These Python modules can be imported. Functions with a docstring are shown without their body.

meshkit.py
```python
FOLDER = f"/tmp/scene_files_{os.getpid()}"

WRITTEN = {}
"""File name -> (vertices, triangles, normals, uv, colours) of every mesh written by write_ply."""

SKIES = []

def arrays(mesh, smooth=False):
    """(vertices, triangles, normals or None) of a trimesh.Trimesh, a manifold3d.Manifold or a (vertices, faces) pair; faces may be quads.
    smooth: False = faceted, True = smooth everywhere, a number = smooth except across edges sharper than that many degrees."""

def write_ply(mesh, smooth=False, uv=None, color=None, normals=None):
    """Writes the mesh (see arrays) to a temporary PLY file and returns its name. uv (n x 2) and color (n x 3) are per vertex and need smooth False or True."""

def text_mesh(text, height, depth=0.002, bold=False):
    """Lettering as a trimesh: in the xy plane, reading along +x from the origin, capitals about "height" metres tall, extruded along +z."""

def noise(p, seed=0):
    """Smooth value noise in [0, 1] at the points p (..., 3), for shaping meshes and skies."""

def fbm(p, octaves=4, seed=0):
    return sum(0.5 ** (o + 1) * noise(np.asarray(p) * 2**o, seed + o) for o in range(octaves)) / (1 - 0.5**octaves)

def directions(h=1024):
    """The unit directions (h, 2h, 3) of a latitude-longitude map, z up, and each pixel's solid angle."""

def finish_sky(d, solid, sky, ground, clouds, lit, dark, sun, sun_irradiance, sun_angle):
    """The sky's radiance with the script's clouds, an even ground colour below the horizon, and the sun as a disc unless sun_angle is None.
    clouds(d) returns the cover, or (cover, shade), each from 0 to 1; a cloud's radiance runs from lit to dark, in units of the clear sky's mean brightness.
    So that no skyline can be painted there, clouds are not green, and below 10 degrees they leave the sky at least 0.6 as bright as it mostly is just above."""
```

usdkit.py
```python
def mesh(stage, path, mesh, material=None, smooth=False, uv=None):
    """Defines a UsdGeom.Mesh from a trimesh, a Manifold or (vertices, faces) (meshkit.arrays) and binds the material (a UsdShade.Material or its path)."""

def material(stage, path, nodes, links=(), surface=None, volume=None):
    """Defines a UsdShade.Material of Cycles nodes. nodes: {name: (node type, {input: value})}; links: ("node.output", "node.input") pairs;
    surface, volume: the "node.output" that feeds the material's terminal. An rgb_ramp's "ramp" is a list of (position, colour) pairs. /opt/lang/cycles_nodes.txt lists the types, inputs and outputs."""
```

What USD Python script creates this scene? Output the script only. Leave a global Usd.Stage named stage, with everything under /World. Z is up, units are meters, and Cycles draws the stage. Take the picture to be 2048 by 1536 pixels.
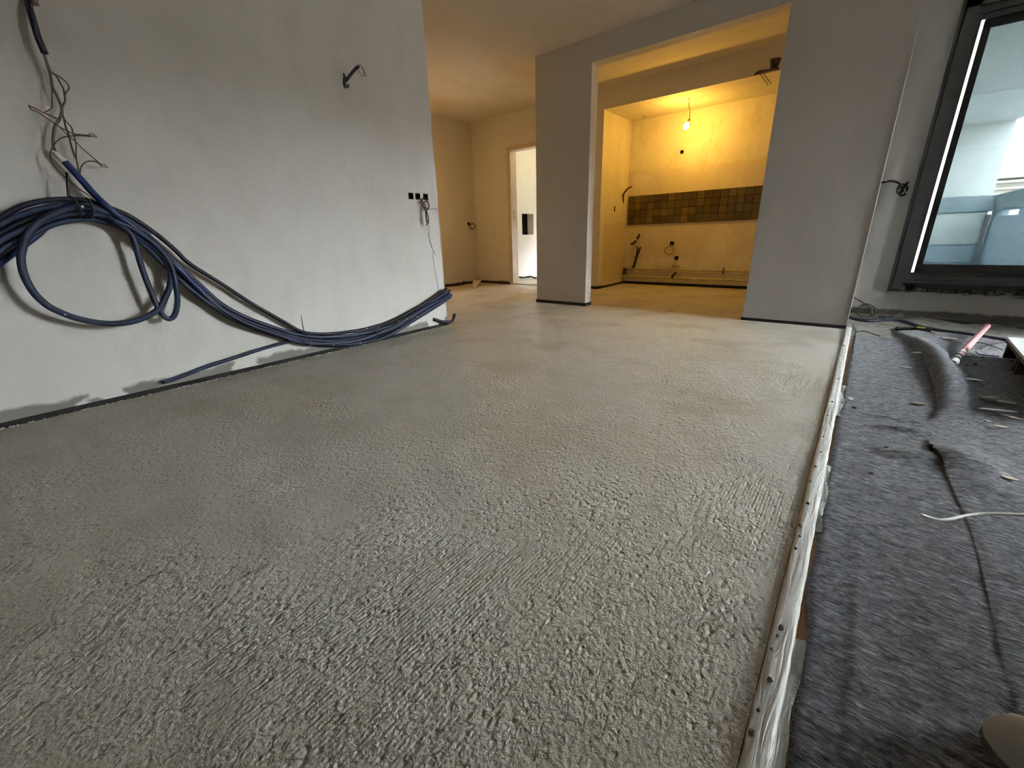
import math, random
import numpy as np, trimesh, manifold3d as m3, usdkit, meshkit
from pxr import Usd, UsdGeom, UsdLux, UsdShade, Sdf, Gf, Vt

stage = Usd.Stage.CreateInMemory()
UsdGeom.SetStageUpAxis(stage, 'Z'); UsdGeom.SetStageMetersPerUnit(stage, 1.0)
UsdGeom.Xform.Define(stage, '/World'); UsdGeom.Scope.Define(stage, '/World/Looks')
rng = random.Random(7); nrg = np.random.default_rng(7)

# ---------------------------------------------------------------- camera, sky, exposure
cam = UsdGeom.Camera.Define(stage, '/World/camera')
cam.CreateProjectionAttr('perspective')
cam.CreateHorizontalApertureAttr(36.0); cam.CreateVerticalApertureAttr(27.0)
cam.CreateFocalLengthAttr(36.0 * 836.84 / 2048)
cam.CreateClippingRangeAttr((0.02, 1000.0))
cam.CreateExposureAttr(0.3)
RIGHT, UP, BACK = (0.780010, 0.625130, -0.028216), (-0.187833, 0.276904, 0.942360), (0.596911, -0.729751, 0.333408)
cam.AddTransformOp().Set(Gf.Matrix4d(*RIGHT, 0, *UP, 0, *BACK, 0, 0, 0, 0.785, 1))
sky = UsdLux.DomeLight.Define(stage, '/World/sky')
sky.CreateIntensityAttr(1.0); sky.CreateColorAttr((0.97, 0.985, 1.0)); sky.CreateExposureAttr(4.85)
BULB_KITCHEN = 405.0
BULB_HALL = 250.0
BULB_SMALL = 260.0

# ---------------------------------------------------------------- helpers
def numbered(path):
    if not stage.GetPrimAtPath(path): return path
    i = 1
    while stage.GetPrimAtPath('%s_%03d' % (path, i)): i += 1
    return '%s_%03d' % (path, i)
class Thing:
    def __init__(s, path, loc): s.path, s.loc = path, np.array(loc, float)
def tag(prim, label=None, cat=None, group=None, kind=None):
    for k, v in (('label', label), ('category', cat), ('group', group), ('kind', kind)):
        if v: prim.SetCustomDataByKey(k, v)
def thing(name, label, cat, loc=(0, 0, 0), group=None, kind=None):
    x = UsdGeom.Xform.Define(stage, numbered('/World/' + name)); x.AddTranslateOp().Set(Gf.Vec3d(*map(float, loc)))
    tag(x.GetPrim(), label, cat, group, kind)
    return Thing(str(x.GetPath()), loc)
def obj(name, mesh, mat, parent=None, label=None, cat=None, group=None, kind=None, smooth=35):
    """one Mesh prim; vertices given in world coordinates"""
    off = 0
    path = numbered((parent.path if parent else '/World') + '/' + name)
    if isinstance(mesh, (list, tuple)) and len(mesh) and not isinstance(mesh[0], np.ndarray): mesh = join(mesh)
    if isinstance(mesh, m3.Manifold): mesh = meshkit.arrays(mesh)[:2]
    if isinstance(mesh, trimesh.Trimesh): mesh = (np.array(mesh.vertices), np.array(mesh.faces))
    v, f = mesh
    if parent is not None:
        base = parent.loc
        v = np.asarray(v) - base
    g = usdkit.mesh(stage, path, (np.asarray(v), np.asarray(f)), mat, smooth=smooth)
    tag(g.GetPrim(), label, cat, group, kind)
    t = Thing(path, parent.loc if parent else (0, 0, 0))
    return t
def struct(name, mesh, mat, parent=None, smooth=False, label=None):
    return obj(name, mesh, mat, parent, kind=None if parent else 'structure', smooth=smooth, label=label)
def join(ms):
    V, F, n = [], [], 0
    for m in ms:
        if isinstance(m, m3.Manifold): m = meshkit.arrays(m)[:2]
        if isinstance(m, trimesh.Trimesh): m = (m.vertices, m.faces)
        v, f = np.asarray(m[0], float), np.asarray(m[1], int)
        if f.shape[1] == 4: f = np.vstack([f[:, [0, 1, 2]], f[:, [0, 2, 3]]])
        V.append(v); F.append(f + n); n += len(v)
    return np.vstack(V), np.vstack(F)
def mbox(x0, x1, y0, y1, z0, z1):
    return m3.Manifold.cube((x1 - x0, y1 - y0, z1 - z0)).translate((x0, y0, z0))
def rbox(x0, x1, y0, y1, z0, z1, b=0.002):
    """box with chamfered edges"""
    b = min(b, (x1 - x0) / 2.2, (y1 - y0) / 2.2, (z1 - z0) / 2.2)
    return m3.Manifold.batch_hull([mbox(x0 + b, x1 - b, y0 + b, y1 - b, z0, z1), mbox(x0, x1, y0 + b, y1 - b, z0 + b, z1 - b), mbox(x0 + b, x1 - b, y0, y1, z0 + b, z1 - b)])
def smoothpath(p, per=6):
    p = np.asarray(p, float)
    if len(p) < 3: return p
    q = np.vstack([2 * p[0] - p[1], p, 2 * p[-1] - p[-2]]); out = []
    for i in range(1, len(q) - 2):
        a, b, c, d = q[i - 1:i + 3]
        for t in np.linspace(0, 1, per, endpoint=False):
            out.append(.5 * (2 * b + (c - a) * t + (2 * a - 5 * b + 4 * c - d) * t * t + (3 * b - a - 3 * c + d) * t ** 3))
    return np.vstack(out + [q[-2]])
def tube(p, r, sides=8, per=5, smooth=True, cap=True):
    p = smoothpath(p, per) if smooth else np.asarray(p, float)
    n = len(p); t = np.gradient(p, axis=0); t /= np.linalg.norm(t, axis=1, keepdims=True) + 1e-12
    a = np.cross(t[0], [0, 0, 1.0] if abs(t[0][2]) < .9 else [1.0, 0, 0]); a /= np.linalg.norm(a); A = [a]
    for i in range(1, n):
        a = A[-1] - t[i] * (A[-1] @ t[i]); a /= np.linalg.norm(a) + 1e-12; A.append(a)
    A = np.array(A); B = np.cross(t, A); R = np.broadcast_to(np.asarray(r, float), (n,)) if np.ndim(r) == 0 else np.interp(np.linspace(0, 1, n), np.linspace(0, 1, len(r)), r)
    th = np.arange(sides) * 2 * np.pi / sides
    v = (p[:, None] + R[:, None, None] * (np.cos(th)[None, :, None] * A[:, None] + np.sin(th)[None, :, None] * B[:, None])).reshape(-1, 3)
    i, j = np.meshgrid(np.arange(n - 1), np.arange(sides), indexing='ij'); k = (j + 1) % sides
    f = np.stack([i * sides + j, i * sides + k, (i + 1) * sides + k, (i + 1) * sides + j], -1).reshape(-1, 4)
    f = np.vstack([f[:, [0, 1, 2]], f[:, [0, 2, 3]]])
    if cap:
        v = np.vstack([v, p[0], p[-1]]); c0, c1 = len(v) - 2, len(v) - 1; e = (n - 1) * sides
        f = np.vstack([f] + [[[c0, (q + 1) % sides, q], [c1, e + q, e + (q + 1) % sides]] for q in range(sides)])
    return v, f
def grid(xs, ys, zf):
    """height field with z = zf(x, y)"""
    X, Y = np.meshgrid(xs, ys, indexing='ij'); Z = zf(X, Y)
    v = np.stack([X, Y, Z], -1).reshape(-1, 3); n, m = len(xs), len(ys)
    i, j = np.meshgrid(np.arange(n - 1), np.arange(m - 1), indexing='ij')
    f = np.stack([i * m + j, (i + 1) * m + j, (i + 1) * m + j + 1, i * m + j + 1], -1).reshape(-1, 4)
    return v, np.vstack([f[:, [0, 1, 2]], f[:, [0, 2, 3]]])
def strip_surface(rows):
    """rows: list of equally long polylines -> open surface"""
    R = np.asarray(rows, float); n, m = R.shape[:2]
    i, j = np.meshgrid(np.arange(n - 1), np.arange(m - 1), indexing='ij')
    f = np.stack([i * m + j, (i + 1) * m + j, (i + 1) * m + j + 1, i * m + j + 1], -1).reshape(-1, 4)
    return R.reshape(-1, 3), np.vstack([f[:, [0, 1, 2]], f[:, [0, 2, 3]]])
def ball(c, r, sub=2, sc=(1, 1, 1), jag=0, seed=0):
    s = trimesh.creation.icosphere(sub); v = np.array(s.vertices)
    if jag: v = v * (1 + jag * (meshkit.noise(v * 2.3 + seed * 7.1, seed) - .5))[:, None]
    return v * np.array(sc) * r + np.array(c), np.array(s.faces)
def shard(c, L, W, T, ang, tilt=0.0, seed=0, roll=0.0):
    """a thin broken chip with an irregular outline, standing at c (its underside)"""
    r = random.Random(seed); n = 9
    pts = [(math.cos(a) * L / 2 * r.uniform(.75, 1.05), math.sin(a) * W / 2 * r.uniform(.7, 1.05)) for a in np.linspace(0, 2 * math.pi, n, endpoint=False)]
    cs = m3.CrossSection([np.array(pts)]); m = m3.Manifold.extrude(cs, T)
    return m.rotate((roll, -tilt, 0)).rotate((0, 0, ang)).translate(tuple(c))

# ---------------------------------------------------------------- materials
def mat(name, nodes, links=(), surface='p.BSDF', volume=None):
    return usdkit.material(stage, '/World/Looks/' + name, nodes, list(links), surface=surface, volume=volume)
def plain(name, col, rough=.5, metallic=0, spec=.5, bump=None, vary=0, scale=30, **kw):
    n = {'p': ('principled_bsdf', dict(base_color=col, roughness=rough, metallic=metallic, specular_ior_level=spec, **kw))}; l = []
    if vary or bump: n['g'] = ('geometry', {}); n['n'] = ('noise_texture', dict(scale=scale, detail=4, roughness=.6)); l += [('g.position', 'n.vector')]
    if vary:
        n['r'] = ('rgb_ramp', {'ramp': [(.3, tuple(c * (1 - vary) for c in col)), (.7, tuple(min(1, c * (1 + vary)) for c in col))]}); l += [('n.fac', 'r.fac'), ('r.color', 'p.base_color')]
    if bump: n['b'] = ('bump', dict(strength=1.0, distance=bump)); l += [('n.fac', 'b.height'), ('b.normal', 'p.normal')]
    return mat(name, n, l)
def painted(name, col, dirt, amount=.22, fine=.06, rough=.85, scale=1.6, smear=(1, 1, .45), bump=.0006):
    """matt wall paint over skim coat: broad soft stains drawn out vertically, fine scuffs, trowel relief"""
    n = {'g': ('geometry', {}), 'm': ('mapping', {'scale': smear}),
         'n1': ('noise_texture', dict(scale=scale, detail=5, roughness=.6)), 'r1': ('rgb_ramp', {'ramp': [(.42, (0, 0, 0)), (.72, (amount,) * 3)]}),
         'n2': ('noise_texture', dict(scale=scale * 4, detail=7, roughness=.72)), 'r2': ('rgb_ramp', {'ramp': [(.5, (0, 0, 0)), (.68, (fine,) * 3)]}),
         'a': ('mix_color', dict(a=col, b=dirt)), 'b': ('mix_color', dict(b=tuple(c * .72 for c in dirt))),
         'n3': ('noise_texture', dict(scale=scale * 26, detail=5, roughness=.65)), 'bp': ('bump', dict(strength=.6, distance=bump * 4)),
         'p': ('principled_bsdf', dict(roughness=rough, specular_ior_level=.25))}
    l = [('g.position', 'm.vector'), ('m.vector', 'n1.vector'), ('m.vector', 'n2.vector'), ('g.position', 'n3.vector'), ('n1.fac', 'r1.fac'), ('n2.fac', 'r2.fac'), ('r1.color', 'a.fac'), ('a.result', 'b.a'), ('r2.color', 'b.fac'), ('b.result', 'p.base_color'), ('n3.fac', 'bp.height'), ('bp.normal', 'p.normal')]
    return n, l
def banded(n, l, bare, centre, half, wob=.05, nscale=6, axis='z', amount=1.0, out='b.result', keep=(.45, .55), sharp=.01):
    """a ragged band of bare plaster where |axis - centre| < half, broken up by noise"""
    n |= {'sx': ('separate_xyz', {}), 'bn': ('noise_texture', dict(scale=nscale, detail=6, roughness=.6)), 'k0': ('math', dict(math_type='subtract', value2=centre)), 'k1': ('math', dict(math_type='absolute')),
          'k2': ('math', dict(math_type='multiply_add', value2=wob * 2, value3=-wob)), 'k3': ('math', dict(math_type='add')),
          'k4': ('map_range', dict(from_min=half + sharp, from_max=half - sharp, to_min=0, to_max=1, clamp=True)),
          'bn2': ('noise_texture', dict(scale=nscale * .45, detail=4, roughness=.6)), 'k5': ('map_range', dict(from_min=keep[0], from_max=keep[1], to_min=0, to_max=amount, clamp=True)),
          'k6': ('math', dict(math_type='multiply')), 'c': ('mix_color', dict(b=bare))}
    l = [x for x in l if x[1] != 'p.base_color'] + [('g.position', 'sx.vector'), ('g.position', 'bn.vector'), ('g.position', 'bn2.vector'), ('sx.' + axis, 'k0.value1'), ('k0.value', 'k1.value1'), ('bn.fac', 'k2.value1'), ('k1.value', 'k3.value1'), ('k2.value', 'k3.value2'),
         ('k3.value', 'k4.value'), ('bn2.fac', 'k5.value'), ('k4.result', 'k6.value1'), ('k5.result', 'k6.value2'), ('k6.value', 'c.fac'), (out, 'c.a'), ('c.result', 'p.base_color')]
    return n, l
M = {}
WHITE, DIRT = (.72, .715, .69), (.50, .475, .43)
M['wall'] = mat('painted_wall', *painted('painted_wall', WHITE, DIRT))
M['wall_left'] = mat('painted_wall_stripped_foot', *banded(*painted('x', WHITE, DIRT, amount=.3, fine=.10), (.23, .23, .215), .02, .055, wob=.05, nscale=5, keep=(.40, .43)))
M['wall_foot'] = mat('painted_wall_dark_foot', *banded(*painted('x', WHITE, DIRT), (.16, .15, .13), .0, .045, wob=.03, nscale=9, keep=(.2, .3)))
M['wall_kitchen'] = mat('kitchen_plaster', *banded(*painted('x', (.78, .76, .70), (.55, .49, .41), amount=.35, fine=.25, scale=2.2), (.66, .60, .51), 1.02, .62, wob=.12, nscale=3.2, keep=(.4, .5), amount=.75))
M['wall_kitchen_side'] = mat('kitchen_side_plaster', *banded(*painted('x', (.72, .70, .64), (.55, .49, .4), amount=.4, fine=.2, scale=2.2), (.58, .50, .40), .5, .42, wob=.05, nscale=3, keep=(.35, .5), amount=.7))
M['ceiling'] = mat('ceiling_paint', *painted('x', (.70, .68, .645), (.55, .51, .46), amount=.35, fine=.1, smear=(1, 1, 1), scale=2.4))
M['bare'] = plain('bare_cement', (.12, .11, .095), .95, bump=.006, vary=.35, scale=25)
M['foam'] = plain('black_foam', (.012, .012, .013), .85, bump=.002, vary=.3, scale=60)
M['alu'] = plain('grey_aluminium', (.075, .078, .08), .38, metallic=.35, vary=.15, scale=8)
M['alu_dark'] = plain('dark_gasket', (.012, .012, .013), .6)
M['conduit'] = plain('blue_conduit', (.006, .017, .055), .5, vary=.3, scale=14)
M['conduit_dusty'] = plain('blue_conduit_dusty', (.008, .021, .056), .58, vary=.45, scale=9)
M['conduit_dark'] = plain('dark_blue_conduit', (.004, .008, .026), .55, vary=.3, scale=12)
M['conduit_bright'] = plain('bright_blue_conduit', (.006, .022, .095), .45, vary=.2, scale=14)
M['black'] = plain('black_plastic', (.010, .010, .011), .5)
M['black_rough'] = plain('black_rubber', (.012, .012, .014), .7)
M['wire_grey'] = plain('grey_wire', (.075, .07, .06), .5, vary=.3, scale=40)
M['wire_red'] = plain('red_brown_wire', (.085, .022, .014), .5)
M['wire_brown'] = plain('brown_wire', (.05, .034, .024), .5)
M['wire_tan'] = plain('tan_cable', (.30, .24, .15), .5)
M['connector'] = plain('clear_grey_connector', (.33, .33, .31), .3)
M['whiteplastic'] = plain('white_plastic', (.78, .79, .78), .4)
M['plaster_chip'] = plain('plaster_chip', (.72, .70, .64), .9, vary=.12, scale=40, bump=.001)
M['plaster_grey'] = plain('grey_plaster_chip', (.42, .40, .36), .9, vary=.2, scale=40, bump=.001)
M['crumb'] = plain('grey_mortar_crumb', (.10, .10, .095), .9, vary=.4, scale=90)
M['pipe'] = plain('painted_pipe', (.50, .44, .34), .45, vary=.2, scale=12)
M['pipe_dark'] = plain('dark_fitting', (.06, .04, .03), .5)
M['wood'] = plain('batten_wood', (.32, .19, .09), .6, vary=.25, scale=20)
M['timber_dark'] = plain('dark_timber', (.055, .043, .034), .8, vary=.4, scale=14)
M['board_white'] = plain('white_board', (.66, .68, .68), .45, vary=.06, scale=10)
M['bulb_glow'] = mat('bulb_glow', {'e': ('emission', dict(color=(1.0, .50, .065), strength=BULB_KITCHEN))}, surface='e.emission')
M['bulb_glow_hall'] = mat('hall_bulb_glow', {'e': ('emission', dict(color=(1.0, .76, .34), strength=BULB_HALL))}, surface='e.emission')
M['bulb_glow_small'] = mat('small_bulb_glow', {'e': ('emission', dict(color=(1.0, .50, .10), strength=BULB_SMALL))}, surface='e.emission')
M['glass'] = mat('tinted_pane', {'f': ('fresnel', dict(IOR=1.45)), 't': ('transparent_bsdf', dict(color=(.172, .190, .192))), 'g': ('glossy_bsdf', dict(color=(1, 1, 1), roughness=.02)), 'x': ('mix_closure', {})},
                 [('f.fac', 'x.fac'), ('t.BSDF', 'x.closure1'), ('g.BSDF', 'x.closure2')], surface='x.closure')
M['glass_clear'] = mat('clear_pane', {'f': ('fresnel', dict(IOR=1.45)), 't': ('transparent_bsdf', dict(color=(.93, .95, .94))), 'g': ('glossy_bsdf', dict(color=(1, 1, 1), roughness=.02)), 'x': ('mix_closure', {})},
                 [('f.fac', 'x.fac'), ('t.BSDF', 'x.closure1'), ('g.BSDF', 'x.closure2')], surface='x.closure')
M['dust'] = plain('dusty_slab', (.27, .265, .25), .95, bump=.012, vary=.35, scale=22)
M['out_white'] = plain('exterior_render', (.84, .86, .85), .8, vary=.05, scale=3)
M['out_grey'] = plain('exterior_concrete', (.34, .41, .445), .85, vary=.12, scale=4)
M['out_pale'] = plain('exterior_pale_panel', (.82, .86, .84), .8, vary=.06, scale=2)
M['out_blue'] = plain('exterior_blue_grey_panel', (.50, .60, .68), .8, vary=.05, scale=2)
M['out_dark'] = plain('soffit_gap', (.10, .105, .11), .9)
M['stone'] = plain('pale_stone', (.66, .60, .54), .9, vary=.1, scale=1)
M['street'] = plain('street_asphalt', (.30, .31, .31), .9)
M['pink'] = plain('pink_plastic', (.52, .27, .28), .45, vary=.15, scale=30)
M['yellow'] = plain('yellow_plastic', (.55, .52, .12), .45)
M['steel'] = plain('dull_steel', (.3, .3, .3), .35, metallic=.9)
M['boot'] = plain('pale_boot_leather', (.42, .40, .36), .7, vary=.12, scale=18, bump=.0012)
M['boot_sole'] = plain('boot_sole', (.12, .11, .10), .8)

# freshly poured screed: matt to satin cement with a rough, bubbly, raked skin; smooth patches between
n = {'g': ('geometry', {}), 'm': ('mapping', {'scale': (1, .8, 1), 'rotation': (0, 0, .25)}),
     'big': ('noise_texture', dict(scale=1.1, detail=4, roughness=.55)), 'col': ('rgb_ramp', {'ramp': [(.3, (.53, .50, .42)), (.5, (.585, .565, .505)), (.7, (.61, .595, .55))]}),
     'mask': ('noise_texture', dict(scale=2.2, detail=3, roughness=.6)), 'mr': ('map_range', dict(from_min=.38, from_max=.58, to_min=.5, to_max=1.0, clamp=True)),
     'f1': ('noise_texture', dict(scale=62, detail=4, roughness=.58, distortion=.3)), 'f2': ('noise_texture', dict(scale=150, detail=3, roughness=.6)),
     'v': ('voronoi_texture', dict(scale=52, feature='smooth_f1', smoothness=.35)), 'vr': ('map_range', dict(from_min=.0, from_max=.35, to_min=0, to_max=1, clamp=True)),
     'w': ('wave_texture', dict(wave_type='bands', bands_direction='x', scale=34, distortion=.25, detail=0, detail_scale=1.0)),
     'wm': ('noise_texture', dict(scale=1.4, detail=1)), 'wr': ('map_range', dict(from_min=.45, from_max=.62, to_min=0, to_max=.10, clamp=True)),
     'h1': ('math', dict(math_type='multiply')), 'h2': ('math', dict(math_type='multiply_add', value2=.45)), 'h3': ('math', dict(math_type='multiply')), 'h4': ('math', dict(math_type='add')), 'h5': ('math', dict(math_type='multiply_add', value2=.34)),
     'sx': ('separate_xyz', {}), 'fy': ('map_range', dict(from_min=2.6, from_max=4.3, to_min=1.0, to_max=.22, clamp=True)), 'fm': ('math', dict(math_type='multiply')),
     'b': ('bump', dict(strength=1.0, distance=.0145)), 'rr': ('map_range', dict(from_min=.35, from_max=.65, to_min=.27, to_max=.42, clamp=True)),
     'p': ('principled_bsdf', dict(specular_ior_level=.45))}
l = [('g.position', 'm.vector'), ('g.position', 'big.vector'), ('big.fac', 'col.fac'), ('col.color', 'p.base_color'), ('g.position', 'mask.vector'), ('mask.fac', 'mr.value'), ('m.vector', 'f1.vector'), ('g.position', 'f2.vector'), ('m.vector', 'v.vector'), ('v.distance', 'vr.value'),
     ('g.position', 'w.vector'), ('g.position', 'wm.vector'), ('wm.fac', 'wr.value'), ('f1.fac', 'h2.value3'), ('vr.result', 'h2.value1'), ('h2.value', 'h1.value1'), ('mr.result', 'h1.value2'), ('w.fac', 'h3.value1'), ('wr.result', 'h3.value2'), ('h1.value', 'h4.value1'), ('h3.value', 'h4.value2'),
     ('f2.fac', 'h5.value1'), ('h4.value', 'h5.value3'), ('g.position', 'sx.vector'), ('sx.y', 'fy.value'), ('h5.value', 'fm.value1'), ('fy.result', 'fm.value2'), ('fm.value', 'b.height'), ('b.normal', 'p.normal'), ('mask.fac', 'rr.value'), ('rr.result', 'p.roughness')]
M['screed'] = mat('fresh_screed', n, l)
# grey recycled-fibre felt: dark and light fibres drawn out in one direction
n = {'g': ('geometry', {}), 'm': ('mapping', {'scale': (38, 150, 60), 'rotation': (0, 0, .42)}), 'm2': ('mapping', {'scale': (30, 62, 30), 'rotation': (0, 0, .3)}),
     'n1': ('noise_texture', dict(scale=1, detail=6, roughness=.75, distortion=.7)), 'n2': ('noise_texture', dict(scale=1, detail=5, roughness=.7)), 'n3': ('noise_texture', dict(scale=3, detail=3)),
     'c1': ('rgb_ramp', {'ramp': [(.34, (.014, .014, .018)), (.43, (.090, .094, .112)), (.55, (.225, .235, .272)), (.66, (.50, .52, .58))]}),
     'c2': ('rgb_ramp', {'ramp': [(.34, (.12, .12, .13)), (.42, (.75, .75, .75)), (.52, (1.0, 1.0, 1.0)), (.68, (1.4, 1.4, 1.4))]}), 'x': ('mix_color', dict(blend_type='multiply', fac=.75, use_clamp=False)),
     's': ('math', dict(math_type='multiply_add', value2=.5)), 'b': ('bump', dict(strength=.9, distance=.006)), 'p': ('principled_bsdf', dict(roughness=.95, specular_ior_level=.15, sheen_weight=.15))}
l = [('g.position', 'm.vector'), ('g.position', 'm2.vector'), ('m.vector', 'n1.vector'), ('m2.vector', 'n2.vector'), ('n1.fac', 'c1.fac'), ('n2.fac', 'c2.fac'), ('c1.color', 'x.a'), ('c2.color', 'x.b'), ('x.result', 'p.base_color'), ('n2.fac', 's.value1'), ('n1.fac', 's.value3'), ('s.value', 'b.height'), ('b.normal', 'p.normal')]
M['felt'] = mat('grey_felt', n, l)
# milky polythene wrapped round a batten
n = {'g': ('geometry', {}), 'm': ('mapping', {'scale': (60, 7, 40), 'rotation': (0, 0, .3)}), 'n1': ('noise_texture', dict(scale=1, detail=3, roughness=.5, distortion=1.2)), 'c': ('rgb_ramp', {'ramp': [(.35, (.55, .55, .52)), (.6, (.68, .69, .67))]}),
     'b': ('bump', dict(strength=1, distance=.006)), 'p': ('principled_bsdf', dict(roughness=.36, specular_ior_level=.45))}
l = [('g.position', 'm.vector'), ('m.vector', 'n1.vector'), ('n1.fac', 'c.fac'), ('c.color', 'p.base_color'), ('n1.fac', 'b.height'), ('b.normal', 'p.normal')]
M['film'] = mat('milky_film', n, l)
n = {'g': ('geometry', {}), 'm': ('mapping', {'scale': (30, 3, 3)}), 'n1': ('noise_texture', dict(scale=1, detail=5, roughness=.6)), 'c': ('rgb_ramp', {'ramp': [(.3, (.20, .085, .03)), (.7, (.36, .17, .07))]}), 'p': ('principled_bsdf', dict(roughness=.4))}
M['parquet'] = mat('oak_parquet', n, [('g.position', 'm.vector'), ('m.vector', 'n1.vector'), ('n1.fac', 'c.fac'), ('c.color', 'p.base_color')])
for i, c in enumerate([(.105, .078, .016), (.08, .06, .014), (.12, .09, .02), (.065, .045, .013), (.145, .11, .028), (.088, .07, .02)]):
    M['tile%d' % i] = plain('olive_tile_%d' % i, c, .3, vary=.18, scale=45)
M['grout'] = plain('tile_grout', (.05, .033, .014), .9)

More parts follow.
